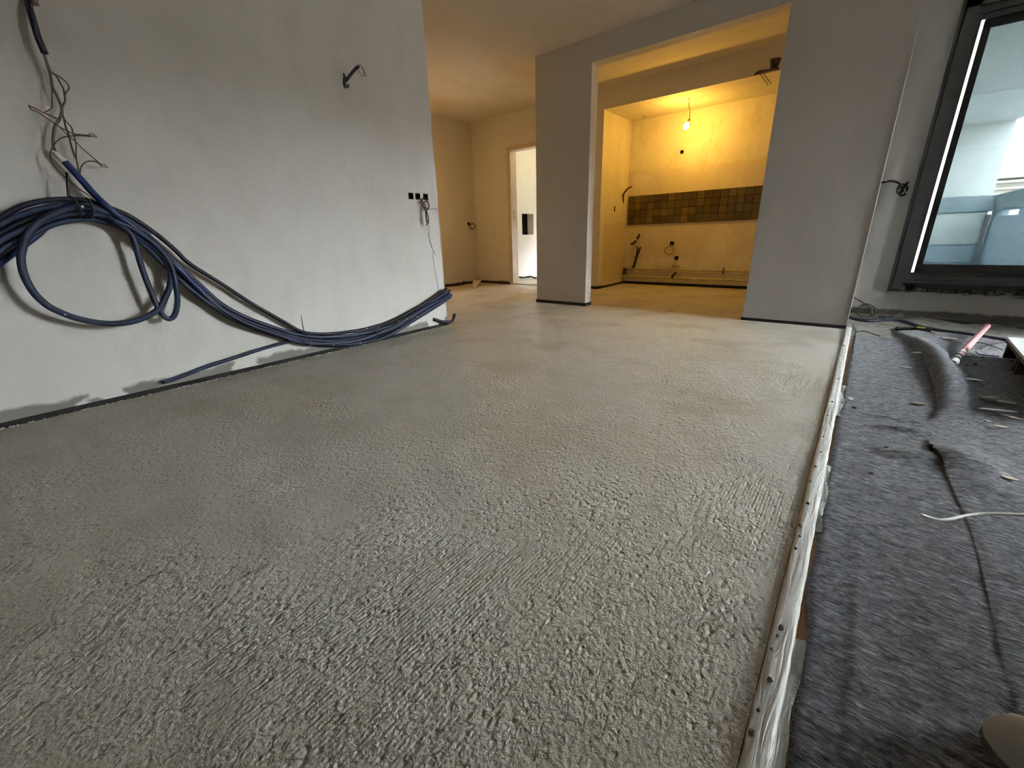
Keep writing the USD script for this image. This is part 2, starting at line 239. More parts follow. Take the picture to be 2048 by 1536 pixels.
# ---------------------------------------------------------------- cable runs (metres)
CON = {
    'c_top': [(-2.965, 0.028, 0.838), (-2.961, 0.135, 0.920), (-2.957, 0.225, 0.976), (-2.956, 0.326, 1.003), (-2.954, 0.427, 1.003), (-2.951, 0.500, 0.976), (-2.948, 0.578, 0.931), (-2.948, 0.660, 0.848), (-2.949, 0.723, 0.765), (-2.951, 0.774, 0.687), (-2.952, 0.901, 0.567), (-2.952, 1.044, 0.426), (-2.952, 1.207, 0.287), (-2.953, 1.321, 0.194), (-2.953, 1.475, 0.150), (-2.952, 1.672, 0.131), (-2.947, 1.866, 0.128), (-2.941, 2.082, 0.153), (-2.932, 2.408, 0.246), (-2.924, 2.668, 0.348)],
    'c_a': [(-2.935, 0.020, 0.810), (-2.933, 0.127, 0.892), (-2.932, 0.231, 0.948), (-2.931, 0.333, 0.976), (-2.931, 0.435, 0.979), (-2.932, 0.521, 0.943), (-2.933, 0.611, 0.848), (-2.935, 0.688, 0.727), (-2.938, 0.764, 0.612), (-2.940, 0.867, 0.457), (-2.942, 0.981, 0.355), (-2.943, 1.142, 0.256), (-2.941, 1.311, 0.172), (-2.937, 1.500, 0.125), (-2.932, 1.740, 0.101), (-2.926, 2.066, 0.123), (-2.919, 2.395, 0.227), (-2.914, 2.687, 0.324)],
    'c_b': [(-2.960, 0.011, 0.778), (-2.957, 0.118, 0.860), (-2.954, 0.215, 0.914), (-2.950, 0.338, 0.958), (-2.949, 0.442, 0.961), (-2.948, 0.528, 0.916), (-2.947, 0.607, 0.824), (-2.948, 0.682, 0.693), (-2.949, 0.768, 0.564), (-2.949, 0.865, 0.436), (-2.949, 0.980, 0.335), (-2.949, 1.140, 0.235), (-2.945, 1.309, 0.151), (-2.939, 1.496, 0.095), (-2.932, 1.734, 0.063), (-2.923, 2.060, 0.091), (-2.913, 2.386, 0.202), (-2.904, 2.681, 0.298)],
    'c_c': [(-2.930, 0.001, 0.746), (-2.929, 0.108, 0.829), (-2.927, 0.204, 0.881), (-2.926, 0.320, 0.933), (-2.926, 0.425, 0.941), (-2.927, 0.508, 0.899), (-2.928, 0.588, 0.802), (-2.928, 0.670, 0.660), (-2.929, 0.745, 0.542), (-2.931, 0.833, 0.439), (-2.933, 0.946, 0.336), (-2.934, 1.103, 0.241), (-2.930, 1.300, 0.140), (-2.924, 1.484, 0.073), (-2.917, 1.720, 0.036), (-2.910, 1.994, 0.046), (-2.901, 2.374, 0.179), (-2.894, 2.681, 0.271)],
    'c_d': [(-2.980, -0.008, 0.713), (-2.979, 0.102, 0.803), (-2.977, 0.211, 0.868), (-2.976, 0.322, 0.920), (-2.974, 0.428, 0.930), (-2.973, 0.508, 0.898), (-2.974, 0.591, 0.820), (-2.975, 0.672, 0.715), (-2.975, 0.748, 0.601), (-2.974, 0.851, 0.457), (-2.972, 0.962, 0.346), (-2.970, 1.115, 0.224), (-2.967, 1.314, 0.122), (-2.963, 1.502, 0.057), (-2.958, 1.745, 0.033), (-2.950, 2.075, 0.060), (-2.942, 2.376, 0.148), (-2.934, 2.666, 0.243)],
    'c_e': [(-2.932, 0.564, 0.887), (-2.936, 0.626, 0.824), (-2.939, 0.696, 0.714), (-2.935, 0.773, 0.553), (-2.925, 0.866, 0.417), (-2.918, 0.978, 0.314), (-2.925, 1.133, 0.219), (-2.931, 1.297, 0.123), (-2.920, 1.483, 0.082), (-2.904, 1.716, 0.062), (-2.892, 2.041, 0.115), (-2.888, 2.367, 0.216), (-2.884, 2.686, 0.289)],
    'c_f': [(-2.955, -0.013, 0.697), (-2.954, 0.098, 0.790), (-2.952, 0.205, 0.851), (-2.951, 0.306, 0.901), (-2.950, 0.413, 0.920), (-2.952, 0.498, 0.895), (-2.952, 0.559, 0.852), (-2.951, 0.645, 0.716), (-2.945, 0.732, 0.570), (-2.934, 0.823, 0.446), (-2.930, 0.943, 0.328), (-2.933, 1.130, 0.219), (-2.943, 1.306, 0.141), (-2.956, 1.544, 0.091), (-2.956, 1.795, 0.072), (-2.951, 2.137, 0.126), (-2.947, 2.449, 0.244), (-2.943, 2.727, 0.322)],
    'c_loop': [(-2.917, 0.626, 0.843), (-2.916, 0.546, 0.920), (-2.916, 0.463, 0.957), (-2.915, 0.404, 0.966), (-2.912, 0.351, 0.961), (-2.910, 0.290, 0.934), (-2.908, 0.240, 0.900), (-2.906, 0.194, 0.850), (-2.905, 0.160, 0.788), (-2.904, 0.144, 0.742), (-2.902, 0.136, 0.682), (-2.900, 0.142, 0.612), (-2.899, 0.158, 0.565), (-2.899, 0.184, 0.524), (-2.901, 0.250, 0.469), (-2.903, 0.349, 0.427), (-2.905, 0.455, 0.422), (-2.907, 0.556, 0.461), (-2.909, 0.619, 0.536), (-2.912, 0.658, 0.612), (-2.915, 0.667, 0.690), (-2.919, 0.640, 0.760), (-2.922, 0.586, 0.824), (-2.923, 0.529, 0.887), (-2.924, 0.467, 0.933), (-2.925, 0.405, 0.936)],
    'c_droop': [(-2.909, 0.481, 0.928), (-2.906, 0.526, 0.887), (-2.904, 0.548, 0.844), (-2.903, 0.552, 0.791), (-2.905, 0.550, 0.703), (-2.907, 0.554, 0.596), (-2.909, 0.563, 0.495), (-2.910, 0.578, 0.431), (-2.912, 0.601, 0.408), (-2.908, 0.631, 0.431), (-2.904, 0.659, 0.504), (-2.901, 0.673, 0.611), (-2.901, 0.673, 0.700), (-2.901, 0.647, 0.770), (-2.902, 0.610, 0.823), (-2.902, 0.556, 0.877), (-2.903, 0.495, 0.914)],
    'c_low_end': [(-2.980, -0.031, 0.635), (-2.979, 0.083, 0.734), (-2.978, 0.154, 0.790), (-2.977, 0.230, 0.851), (-2.976, 0.282, 0.894), (-2.975, 0.374, 0.925), (-2.974, 0.445, 0.926), (-2.973, 0.519, 0.889)],
    'c_black': [(-2.972, 0.627, 0.799), (-2.971, 0.685, 0.682), (-2.970, 0.747, 0.554), (-2.969, 0.837, 0.435), (-2.969, 0.941, 0.334), (-2.969, 1.038, 0.259), (-2.969, 1.171, 0.186), (-2.967, 1.326, 0.108), (-2.965, 1.502, 0.052), (-2.962, 1.703, 0.025)],
    'c_single': [(-2.951, 1.435, 0.147), (-2.959, 1.252, 0.146), (-2.966, 1.082, 0.136), (-2.972, 0.892, 0.112), (-2.977, 0.717, 0.090), (-2.981, 0.622, 0.071), (-2.983, 0.546, 0.058), (-2.983, 0.496, 0.054)],
    'c_up': [(-2.955, 0.403, 1.165), (-2.941, 0.434, 1.097), (-2.924, 0.462, 1.030), (-2.903, 0.490, 0.977), (-2.903, 0.527, 0.928), (-2.906, 0.580, 0.867), (-2.911, 0.644, 0.768), (-2.924, 0.713, 0.660), (-2.933, 0.783, 0.543), (-2.938, 0.861, 0.434)],
    'sleeve': [(-2.960, 0.377, 1.204), (-2.955, 0.404, 1.161)],
    'stub_top': [(-2.999, 0.468, 1.817), (-2.979, 0.462, 1.776), (-2.962, 0.457, 1.742), (-2.950, 0.454, 1.698), (-2.943, 0.452, 1.643), (-2.939, 0.456, 1.590)],
    'tie1': [(-2.915, 0.391, 1.116), (-2.895, 0.380, 1.072), (-2.895, 0.368, 1.011)],
    'tie1b': [(-2.895, 0.369, 1.015), (-2.880, 0.383, 0.998), (-2.880, 0.388, 0.966), (-2.905, 0.383, 0.920)],
    'tie1c': [(-2.904, 0.426, 1.008), (-2.879, 0.436, 0.983), (-2.879, 0.432, 0.948), (-2.904, 0.418, 0.922)],
    'tie2': [(-2.912, 1.312, 0.318), (-2.912, 1.310, 0.256), (-2.912, 1.310, 0.201)],
    'tie2b': [(-2.912, 1.307, 0.205), (-2.877, 1.306, 0.178), (-2.877, 1.315, 0.133), (-2.942, 1.332, 0.092)],
    'tie3': [(-2.905, 1.848, 0.132), (-2.875, 1.851, 0.110), (-2.875, 1.859, 0.069), (-2.935, 1.879, 0.025)]}

HANG = {
    'w1': [(-2.944, 0.452, 1.590), (-2.944, 0.450, 1.557), (-2.944, 0.453, 1.526), (-2.944, 0.467, 1.518), (-2.943, 0.487, 1.504), (-2.943, 0.498, 1.487), (-2.943, 0.499, 1.472), (-2.943, 0.486, 1.454), (-2.944, 0.478, 1.441)],
    'w2': [(-2.944, 0.454, 1.525), (-2.946, 0.469, 1.512), (-2.948, 0.475, 1.489), (-2.950, 0.480, 1.466), (-2.953, 0.476, 1.433), (-2.954, 0.472, 1.417), (-2.954, 0.454, 1.386), (-2.954, 0.449, 1.344), (-2.954, 0.446, 1.310), (-2.953, 0.447, 1.284), (-2.951, 0.445, 1.259), (-2.949, 0.443, 1.228), (-2.946, 0.442, 1.201), (-2.944, 0.443, 1.180)],
    'w3': [(-2.954, 0.455, 1.593), (-2.954, 0.454, 1.554), (-2.954, 0.454, 1.529), (-2.954, 0.451, 1.494), (-2.954, 0.447, 1.466), (-2.954, 0.452, 1.438), (-2.954, 0.454, 1.410), (-2.954, 0.454, 1.386), (-2.954, 0.446, 1.363), (-2.954, 0.431, 1.337), (-2.954, 0.411, 1.311), (-2.955, 0.399, 1.283), (-2.955, 0.389, 1.252), (-2.955, 0.383, 1.228), (-2.955, 0.384, 1.206)],
    'w4': [(-2.949, 0.447, 1.483), (-2.949, 0.441, 1.454), (-2.949, 0.432, 1.424), (-2.949, 0.427, 1.404), (-2.949, 0.417, 1.379), (-2.950, 0.393, 1.359), (-2.950, 0.406, 1.352), (-2.949, 0.427, 1.342), (-2.949, 0.437, 1.338)],
    'w5': [(-2.954, 0.437, 1.336), (-2.950, 0.413, 1.347), (-2.946, 0.389, 1.356), (-2.941, 0.371, 1.364), (-2.937, 0.351, 1.374), (-2.934, 0.348, 1.375), (-2.931, 0.351, 1.360), (-2.929, 0.367, 1.353), (-2.926, 0.391, 1.332), (-2.926, 0.416, 1.309), (-2.930, 0.444, 1.292), (-2.934, 0.467, 1.284), (-2.939, 0.498, 1.285), (-2.943, 0.521, 1.287)],
    'w6': [(-2.954, 0.452, 1.380), (-2.952, 0.450, 1.348), (-2.950, 0.457, 1.327), (-2.949, 0.464, 1.312), (-2.947, 0.463, 1.285), (-2.945, 0.463, 1.265), (-2.944, 0.459, 1.240), (-2.946, 0.451, 1.208), (-2.947, 0.445, 1.181), (-2.949, 0.441, 1.145), (-2.951, 0.438, 1.122), (-2.952, 0.438, 1.088), (-2.954, 0.441, 1.053)],
    'w7': [(-2.954, 0.424, 1.311), (-2.951, 0.437, 1.288), (-2.947, 0.447, 1.269), (-2.944, 0.460, 1.256), (-2.940, 0.477, 1.227), (-2.937, 0.496, 1.201), (-2.933, 0.514, 1.176), (-2.935, 0.525, 1.162), (-2.937, 0.506, 1.175), (-2.939, 0.479, 1.173), (-2.940, 0.458, 1.156), (-2.942, 0.445, 1.134), (-2.944, 0.437, 1.108)],
    'w8': [(-2.953, 0.522, 1.284), (-2.950, 0.494, 1.284), (-2.948, 0.464, 1.279), (-2.946, 0.431, 1.269), (-2.943, 0.401, 1.250), (-2.941, 0.382, 1.226), (-2.938, 0.367, 1.204), (-2.935, 0.358, 1.176), (-2.932, 0.357, 1.152), (-2.929, 0.366, 1.126), (-2.926, 0.382, 1.098), (-2.923, 0.399, 1.070), (-2.920, 0.415, 1.049), (-2.917, 0.433, 1.031), (-2.914, 0.453, 1.003)],
    'con1': [(-2.948, 0.522, 1.296), (-2.948, 0.533, 1.285)],
    'con2': [(-2.948, 0.528, 1.170), (-2.948, 0.536, 1.153)]}

STUB = {
    'hook': [(-2.972, 1.934, 1.855), (-2.972, 1.942, 1.837), (-2.972, 1.936, 1.801), (-2.972, 1.939, 1.779), (-2.972, 1.950, 1.778), (-2.972, 1.959, 1.786), (-2.972, 1.961, 1.798)],
    'stub': [(-2.984, 1.953, 1.819), (-2.954, 1.956, 1.831), (-2.914, 1.961, 1.849), (-2.864, 1.958, 1.860), (-2.824, 1.956, 1.864)],
    'wa': [(-2.824, 1.958, 1.876), (-2.807, 1.971, 1.861), (-2.791, 1.975, 1.834), (-2.783, 1.981, 1.811), (-2.784, 1.962, 1.810), (-2.784, 1.958, 1.826)],
    'wb': [(-2.824, 1.946, 1.845), (-2.808, 1.950, 1.824), (-2.792, 1.952, 1.804), (-2.784, 1.962, 1.807), (-2.783, 1.965, 1.827), (-2.784, 1.947, 1.851)],
    'wc': [(-2.824, 1.934, 1.865), (-2.824, 1.944, 1.859)]}

SOCK = {
    's1': [(-2.976, 2.543, 1.115), (-2.958, 2.497, 1.081), (-2.940, 2.499, 1.042), (-2.922, 2.529, 1.022), (-2.912, 2.535, 1.056), (-2.906, 2.501, 1.078), (-2.901, 2.462, 1.053), (-2.898, 2.475, 1.015), (-2.900, 2.498, 1.005), (-2.903, 2.526, 1.040), (-2.906, 2.521, 1.071)],
    's2': [(-2.976, 2.531, 1.107), (-2.951, 2.485, 1.072), (-2.926, 2.490, 1.025), (-2.921, 2.503, 0.994), (-2.916, 2.499, 0.947), (-2.921, 2.508, 0.904), (-2.926, 2.495, 0.893)],
    's3': [(-2.976, 2.553, 1.108), (-2.950, 2.560, 1.075), (-2.926, 2.545, 1.034), (-2.921, 2.511, 1.010), (-2.916, 2.517, 0.963), (-2.921, 2.521, 0.916), (-2.926, 2.506, 0.897)],
    's4': [(-2.926, 2.516, 1.022), (-2.919, 2.559, 1.019), (-2.912, 2.597, 1.023), (-2.905, 2.622, 1.000)],
    's4b': [(-2.926, 2.516, 1.022), (-2.919, 2.569, 1.015), (-2.911, 2.620, 1.024), (-2.904, 2.643, 1.032)],
    's5': [(-2.926, 2.524, 0.909), (-2.931, 2.532, 0.853), (-2.936, 2.526, 0.813), (-2.931, 2.531, 0.752), (-2.926, 2.547, 0.681), (-2.931, 2.545, 0.627), (-2.935, 2.556, 0.542), (-2.938, 2.572, 0.463), (-2.940, 2.582, 0.321)],
    's6': [(-2.926, 2.501, 0.897), (-2.930, 2.514, 0.845), (-2.934, 2.523, 0.797), (-2.932, 2.531, 0.739), (-2.924, 2.555, 0.668), (-2.915, 2.568, 0.647)],
    's7': [(-2.977, 2.468, 1.108), (-2.956, 2.497, 1.089), (-2.936, 2.512, 1.049), (-2.926, 2.500, 0.979), (-2.916, 2.494, 0.908)]}

KIT = {
    'bulb_cord': [(-2.034, 6.100, 2.287), (-2.029, 6.100, 2.244), (-2.026, 6.100, 2.217), (-2.010, 6.100, 2.177), (-2.010, 6.100, 2.129), (-2.007, 6.100, 2.096)],
    'stub_left': [(-3.009, 6.500, 1.212), (-2.987, 6.440, 1.305), (-2.960, 6.410, 1.350), (-2.909, 6.413, 1.400), (-2.865, 6.450, 1.426)],
    'pipe_pair1': [(-2.831, 6.600, 0.248), (-2.787, 6.587, 0.410), (-2.768, 6.580, 0.523), (-2.779, 6.580, 0.568)],
    'pipe_pair2': [(-2.822, 6.600, 0.248), (-2.769, 6.580, 0.425), (-2.738, 6.570, 0.508), (-2.718, 6.570, 0.567)],
    'valve_cord': [(-2.803, 6.590, 0.612), (-2.784, 6.590, 0.575), (-2.774, 6.590, 0.545)],
    'valve1': [(-2.876, 6.570, 0.606), (-2.813, 6.570, 0.642)],
    'valve2': [(-2.817, 6.580, 0.642), (-2.766, 6.580, 0.722), (-2.753, 6.580, 0.758)],
    'loop': [(-2.268, 6.640, 0.597), (-2.233, 6.613, 0.555), (-2.207, 6.587, 0.542), (-2.212, 6.573, 0.486), (-2.244, 6.564, 0.465), (-2.289, 6.564, 0.465), (-2.333, 6.573, 0.500), (-2.339, 6.582, 0.536), (-2.307, 6.591, 0.564), (-2.267, 6.600, 0.577)],
    'loop2': [(-2.173, 6.640, 0.383), (-2.191, 6.620, 0.340), (-2.197, 6.600, 0.313), (-2.211, 6.580, 0.299), (-2.162, 6.570, 0.286), (-2.106, 6.560, 0.274), (-2.112, 6.550, 0.296), (-2.159, 6.557, 0.302), (-2.188, 6.563, 0.279), (-2.144, 6.570, 0.258)],
    'stub_low': [(-2.187, 6.560, 0.126), (-2.162, 6.520, 0.160), (-2.124, 6.487, 0.193), (-2.102, 6.460, 0.210)],
    'hall_coil': [(-5.420, 5.584, 1.017), (-5.404, 5.603, 1.000), (-5.387, 5.649, 1.008), (-5.371, 5.679, 0.975), (-5.357, 5.636, 0.926), (-5.349, 5.566, 0.934), (-5.341, 5.536, 0.974), (-5.333, 5.591, 0.998), (-5.334, 5.652, 0.965), (-5.339, 5.603, 0.917), (-5.345, 5.522, 0.918), (-5.350, 5.508, 0.966)],
    'corr_wire': [(-5.578, 6.992, 0.010), (-5.353, 6.805, 0.023), (-5.048, 6.557, 0.027), (-5.061, 6.734, 0.020), (-4.951, 6.733, 0.033), (-4.720, 6.546, 0.030), (-4.871, 6.922, 0.010)]}

FLR = {
    'white_strap': [(0.260, 1.461, 0.010), (0.277, 1.475, 0.001), (0.303, 1.489, -0.006), (0.330, 1.515, -0.006), (0.359, 1.553, -0.006), (0.393, 1.589, -0.006), (0.441, 1.620, -0.003), (0.502, 1.654, 0.000)],
    'blue_run': [(-0.019, 5.031, -0.016), (0.069, 4.882, -0.016), (0.139, 4.868, -0.016), (0.260, 4.939, -0.016), (0.383, 4.959, -0.016), (0.477, 4.767, -0.016), (0.586, 4.653, -0.016), (0.717, 4.588, -0.016), (0.860, 4.503, -0.016), (1.003, 4.367, -0.016)],
    'blue_end': [(0.245, 4.921, -0.010), (0.307, 4.998, 0.010), (0.344, 5.034, 0.030)],
    'green_run': [(0.216, 5.129, -0.010), (0.368, 5.187, -0.010), (0.509, 5.297, -0.010), (0.574, 5.277, -0.010), (0.693, 5.183, -0.010), (0.782, 5.157, -0.010), (0.925, 5.241, -0.010), (1.018, 5.198, -0.010), (1.132, 5.082, -0.010)],
    'thin_strip': [(0.227, 4.758, -0.015), (0.349, 4.661, -0.015), (0.466, 4.597, -0.015), (0.545, 4.497, -0.015)],
    'loop_wire': [(0.894, 4.380, -0.012), (0.828, 4.288, -0.012), (0.778, 4.190, -0.012), (0.729, 4.048, -0.012)],
    'loop_wire2': [(0.691, 3.948, -0.012), (0.697, 3.879, -0.012), (0.732, 3.860, -0.012), (0.782, 3.864, -0.012)],
    'loop_wire3': [(0.714, 4.267, -0.012), (0.765, 4.265, -0.012), (0.801, 4.189, -0.012), (0.831, 4.083, -0.012)],
    'edge_wire': [(0.035, 4.652, -0.012), (0.054, 4.421, -0.012), (0.067, 4.251, -0.012), (0.068, 4.029, -0.012), (0.066, 3.756, -0.012), (0.069, 3.518, -0.012)],
    'edge_wire2': [(0.067, 4.251, -0.012), (0.110, 4.321, -0.012), (0.156, 4.264, -0.012), (0.215, 4.178, -0.012)],
    'thin_right': [(0.881, 4.515, 0.010), (0.914, 4.574, 0.010), (0.954, 4.523, 0.010), (1.005, 4.412, 0.010)]}

TAN = {
    'feed': [(-0.002, 5.200, 1.136), (0.035, 5.188, 1.136), (0.057, 5.176, 1.141), (0.091, 5.166, 1.134), (0.119, 5.158, 1.119), (0.135, 5.150, 1.105)],
    'pix': [(0.121, 5.170, 1.096), (0.138, 5.162, 1.106), (0.164, 5.154, 1.103), (0.183, 5.146, 1.085), (0.191, 5.138, 1.050), (0.186, 5.131, 1.026), (0.163, 5.123, 1.012), (0.137, 5.124, 1.030), (0.122, 5.131, 1.055), (0.134, 5.137, 1.077), (0.163, 5.143, 1.060), (0.149, 5.149, 1.038), (0.160, 5.156, 1.092), (0.179, 5.157, 1.121), (0.175, 5.149, 1.098), (0.141, 5.142, 1.046), (0.168, 5.134, 1.020), (0.184, 5.126, 1.065), (0.124, 5.118, 1.089), (0.125, 5.110, 1.038)],
    'tips': [(0.182, 5.120, 1.026), (0.200, 5.120, 1.044)],
    'corner_coil': [(-0.001, 5.180, 0.144), (0.058, 5.171, 0.111), (0.120, 5.162, 0.075), (0.162, 5.153, 0.047), (0.179, 5.144, 0.017), (0.157, 5.135, -0.016), (0.115, 5.126, -0.028), (0.074, 5.117, -0.007), (0.055, 5.106, 0.036), (0.072, 5.096, 0.081), (0.112, 5.085, 0.099), (0.154, 5.074, 0.085), (0.182, 5.064, 0.052), (0.173, 5.053, 0.007), (0.131, 5.040, -0.013), (0.086, 5.025, -0.005), (0.061, 5.010, 0.032), (0.066, 4.995, 0.080), (0.099, 4.980, 0.099), (0.145, 4.965, 0.077), (0.161, 4.950, 0.031)]}

# ---------------------------------------------------------------- the setting
CEIL = 2.55
def wx(y): return -3.010 + .0135 * y            # face of the left wall
# screed: fine rolling surface, ragged along the walls
xs = np.concatenate([np.arange(-5.7, -3.2, .06), np.arange(-3.2, 0.0005, .02)]); xs[-1] = -.004
ys = np.concatenate([np.arange(-6, -1.5, .06), np.arange(-1.5, 4.4, .02), np.arange(4.4, 8.61, .05)])
def screed_z(X, Y):
    p = np.stack([X, Y, 0 * X], -1)
    near = np.clip((4.5 - Y) / 1.5, 0, 1)
    return .004 * (meshkit.fbm(p * 1.3, 3, 3) - .5) + near * (.0045 * (meshkit.fbm(p * 9, 3, 5) - .5))
fl = thing('floor', None, None, kind='structure')
obj('screed', grid(xs, ys, screed_z), M['screed'], fl, smooth=True)
obj('slab', mbox(-5.7, 0, -6, 8.6, -.12, -.03), M['grout'], fl, smooth=False)
pq = thing('parquet_floor', None, None, kind='structure')   # old parquet of the part not yet poured
yy = -2.5
for k in range(16):
    yn = yy + .5
    for c in range(2):
        x0 = .0 + c * .072
        obj('plank', rbox(x0 + .001, x0 + .071, yy + .001 + .25 * (c % 2), yn - .001 + .25 * (c % 2), -.05, -.0305, .001), M['parquet'], pq, smooth=False)
    yy = yn
obj('subfloor', mbox(.144, 4.2, -6, 4.0, -.06, -.0305), M['parquet'], pq, smooth=False)
obj('dusty_slab', grid(np.arange(.0, 4.2, .03), np.arange(3.95, 5.26, .02), lambda X, Y: -.026 + .012 * (meshkit.fbm(np.stack([X * 12, Y * 12, 0 * X], -1), 4, 8) - .5) + .02 * np.clip((Y - 4.9) / .3, 0, 1)), M['dust'], pq, smooth=True)
ce = mbox(-5.7, 4.35, -6.1, 5.35, CEIL, CEIL + .12) + mbox(-5.7, .2, 5.3, 8.7, CEIL, CEIL + .12)
struct('ceiling', ce, M['ceiling'])
# left wall with its chases
lw = m3.Manifold.extrude(m3.CrossSection([np.array([(wx(-6), -6), (wx(2.69), 2.69), (-3.13, 2.69), (-3.24, -6)])]), CEIL + .09).translate((0, 0, -.09))
SOCK_Y = (2.407, 2.477, 2.560)
for y in SOCK_Y: lw = lw - mbox(wx(y) - .045, wx(y) + .02, y - .025, y + .025, 1.092, 1.141)
lw = lw - m3.Manifold.sphere(.024, 12).scale((1.5, 1, 1.5)).translate((wx(.45), .452, 1.815)) - m3.Manifold.cylinder(.05, .012, circular_segments=12).rotate((0, 90, 0)).translate((wx(1.96) - .04, 1.955, 1.825))
struct('wall_left', lw, M['wall_left'])
# partition with the column, lintel and pillar round the kitchen opening
part = mbox(-3.064, 0, 4.29, 4.42, -.09, CEIL) - mbox(-2.39, -.757, 4.2, 4.5, -.2, 2.34)
struct('wall_opening', part + mbox(-.757, 0, 4.29, 5.35, -.09, CEIL), M['wall'])
struct('trim_1', rbox(-.003, .004, 4.286, 4.294, .03, 2.1, .001), M['whiteplastic'])    # corner bead
# hall and passage
struct('wall_hall_left', mbox(-5.56, -5.42, 1.4, 5.9, -.09, CEIL) - m3.Manifold.cylinder(.06, .03, circular_segments=20).rotate((0, 90, 0)).translate((-5.46, 5.575, 1.003)), M['wall_foot'])
struct('wall_hall_front', mbox(-5.56, -3.13, 1.3, 1.4, -.09, CEIL), M['wall'])
wb = mbox(-5.42, -.15, 5.76, 5.88, -.09, CEIL) - mbox(-3.01, -.3, 5.7, 5.95, -.2, 2.315) - mbox(-4.64, -3.82, 5.7, 5.95, -.2, 2.04)
struct('wall_back', wb, M['wall_foot'])
d = thing('door_1', None, None, (-4.23, 5.82, 0), kind='structure')     # bare frame, the leaf is gone
J = plain('door_frame_paint', (.62, .52, .40), .5, vary=.08, scale=12)
for x0, x1 in ((-4.675, -4.60), (-3.86, -3.785)):
    obj('jamb', rbox(x0, x1, 5.735, 5.895, -.03, 2.035, .004), J, d, smooth=False)
obj('head', rbox(-4.675, -3.785, 5.735, 5.895, 2.035, 2.09, .004), J, d, smooth=False)
for z in (1.14, 1.07): obj('strike_plate', rbox(-4.602, -4.597, 5.80, 5.815, z - .025, z + .025, .001), M['steel'], d, smooth=False)
obj('threshold_bar', rbox(-4.60, -3.86, 5.76, 5.80, -.004, .010, .003), M['wire_tan'], d, smooth=False)
# kitchen recess
kb = mbox(-3.14, -.15, 6.64, 6.78, -.09, 2.45)
for x, z, s in ((-2.243, 1.822, .022), (-2.262, .611, .03), (-2.175, .404, .028)): kb = kb - mbox(x - s, x + s, 6.6, 6.685, z - s, z + s)
struct('wall_kitchen_back', kb, M['wall_kitchen'])
struct('wall_kitchen_left', mbox(-3.14, -3.01, 5.88, 6.64, -.09, 2.45) - mbox(-3.06, -2.9, 6.19, 6.225, 1.085, 1.155), M['wall_kitchen_side'])
struct('wall_kitchen_right', mbox(-.3, -.15, 5.35, 6.64, -.09, 2.55), M['wall'])
kc = mbox(-3.01, -.3, 5.88, 6.64, 2.315, 2.45) - m3.Manifold.cylinder(.2, .055, circular_segments=24).translate((-2.80, 6.47, 2.28))
struct('ceiling_kitchen', kc, M['ceiling'])
# corridor behind the door
cw = mbox(-5.30, -5.15, 5.88, 8.6, -.09, CEIL) - mbox(-5.4, -5.1, 6.74, 7.11, .80, 1.18)
struct('wall_corridor_left', cw, M['wall'])
struct('wall_corridor_right', mbox(-3.55, -3.4, 5.88, 8.6, -.09, CEIL), M['wall'])
struct('wall_corridor_end', mbox(-5.6, -3.4, 8.6, 8.72, -.09, CEIL) - mbox(-4.6, -4.0, 8.5, 8.8, .12, .9), M['wall'])
struct('wall_shaft', mbox(-5.6, -5.56, 6.5, 7.4, -.09, CEIL) + mbox(-5.6, -5.3, 6.46, 6.5, -.09, CEIL) + mbox(-5.6, -5.3, 7.4, 7.44, -.09, CEIL), M['bare'])
# the part behind and beside the camera
struct('wall_behind', mbox(-3.4, 4.35, -6.1, -6.0, -.09, CEIL), M['bare'])
struct('wall_right', mbox(4.2, 4.35, -6.0, 5.35, -.09, CEIL) - mbox(4.1, 4.5, 3.4, 5.1, .12, 2.42), M['wall'])
# window wall: strip beside the pillar, spandrel, head
struct('wall_window', mbox(0, .232, 5.2, 5.35, -.09, CEIL) + mbox(.232, 4.2, 5.235, 5.35, -.09, .25) + mbox(.232, 4.2, 5.2, 5.35, 2.40, CEIL) + mbox(2.1, 4.2, 5.2, 5.35, -.09, CEIL) + mbox(2.15, 2.5, 4.5, 5.2, -.09, CEIL), M['wall_foot'])

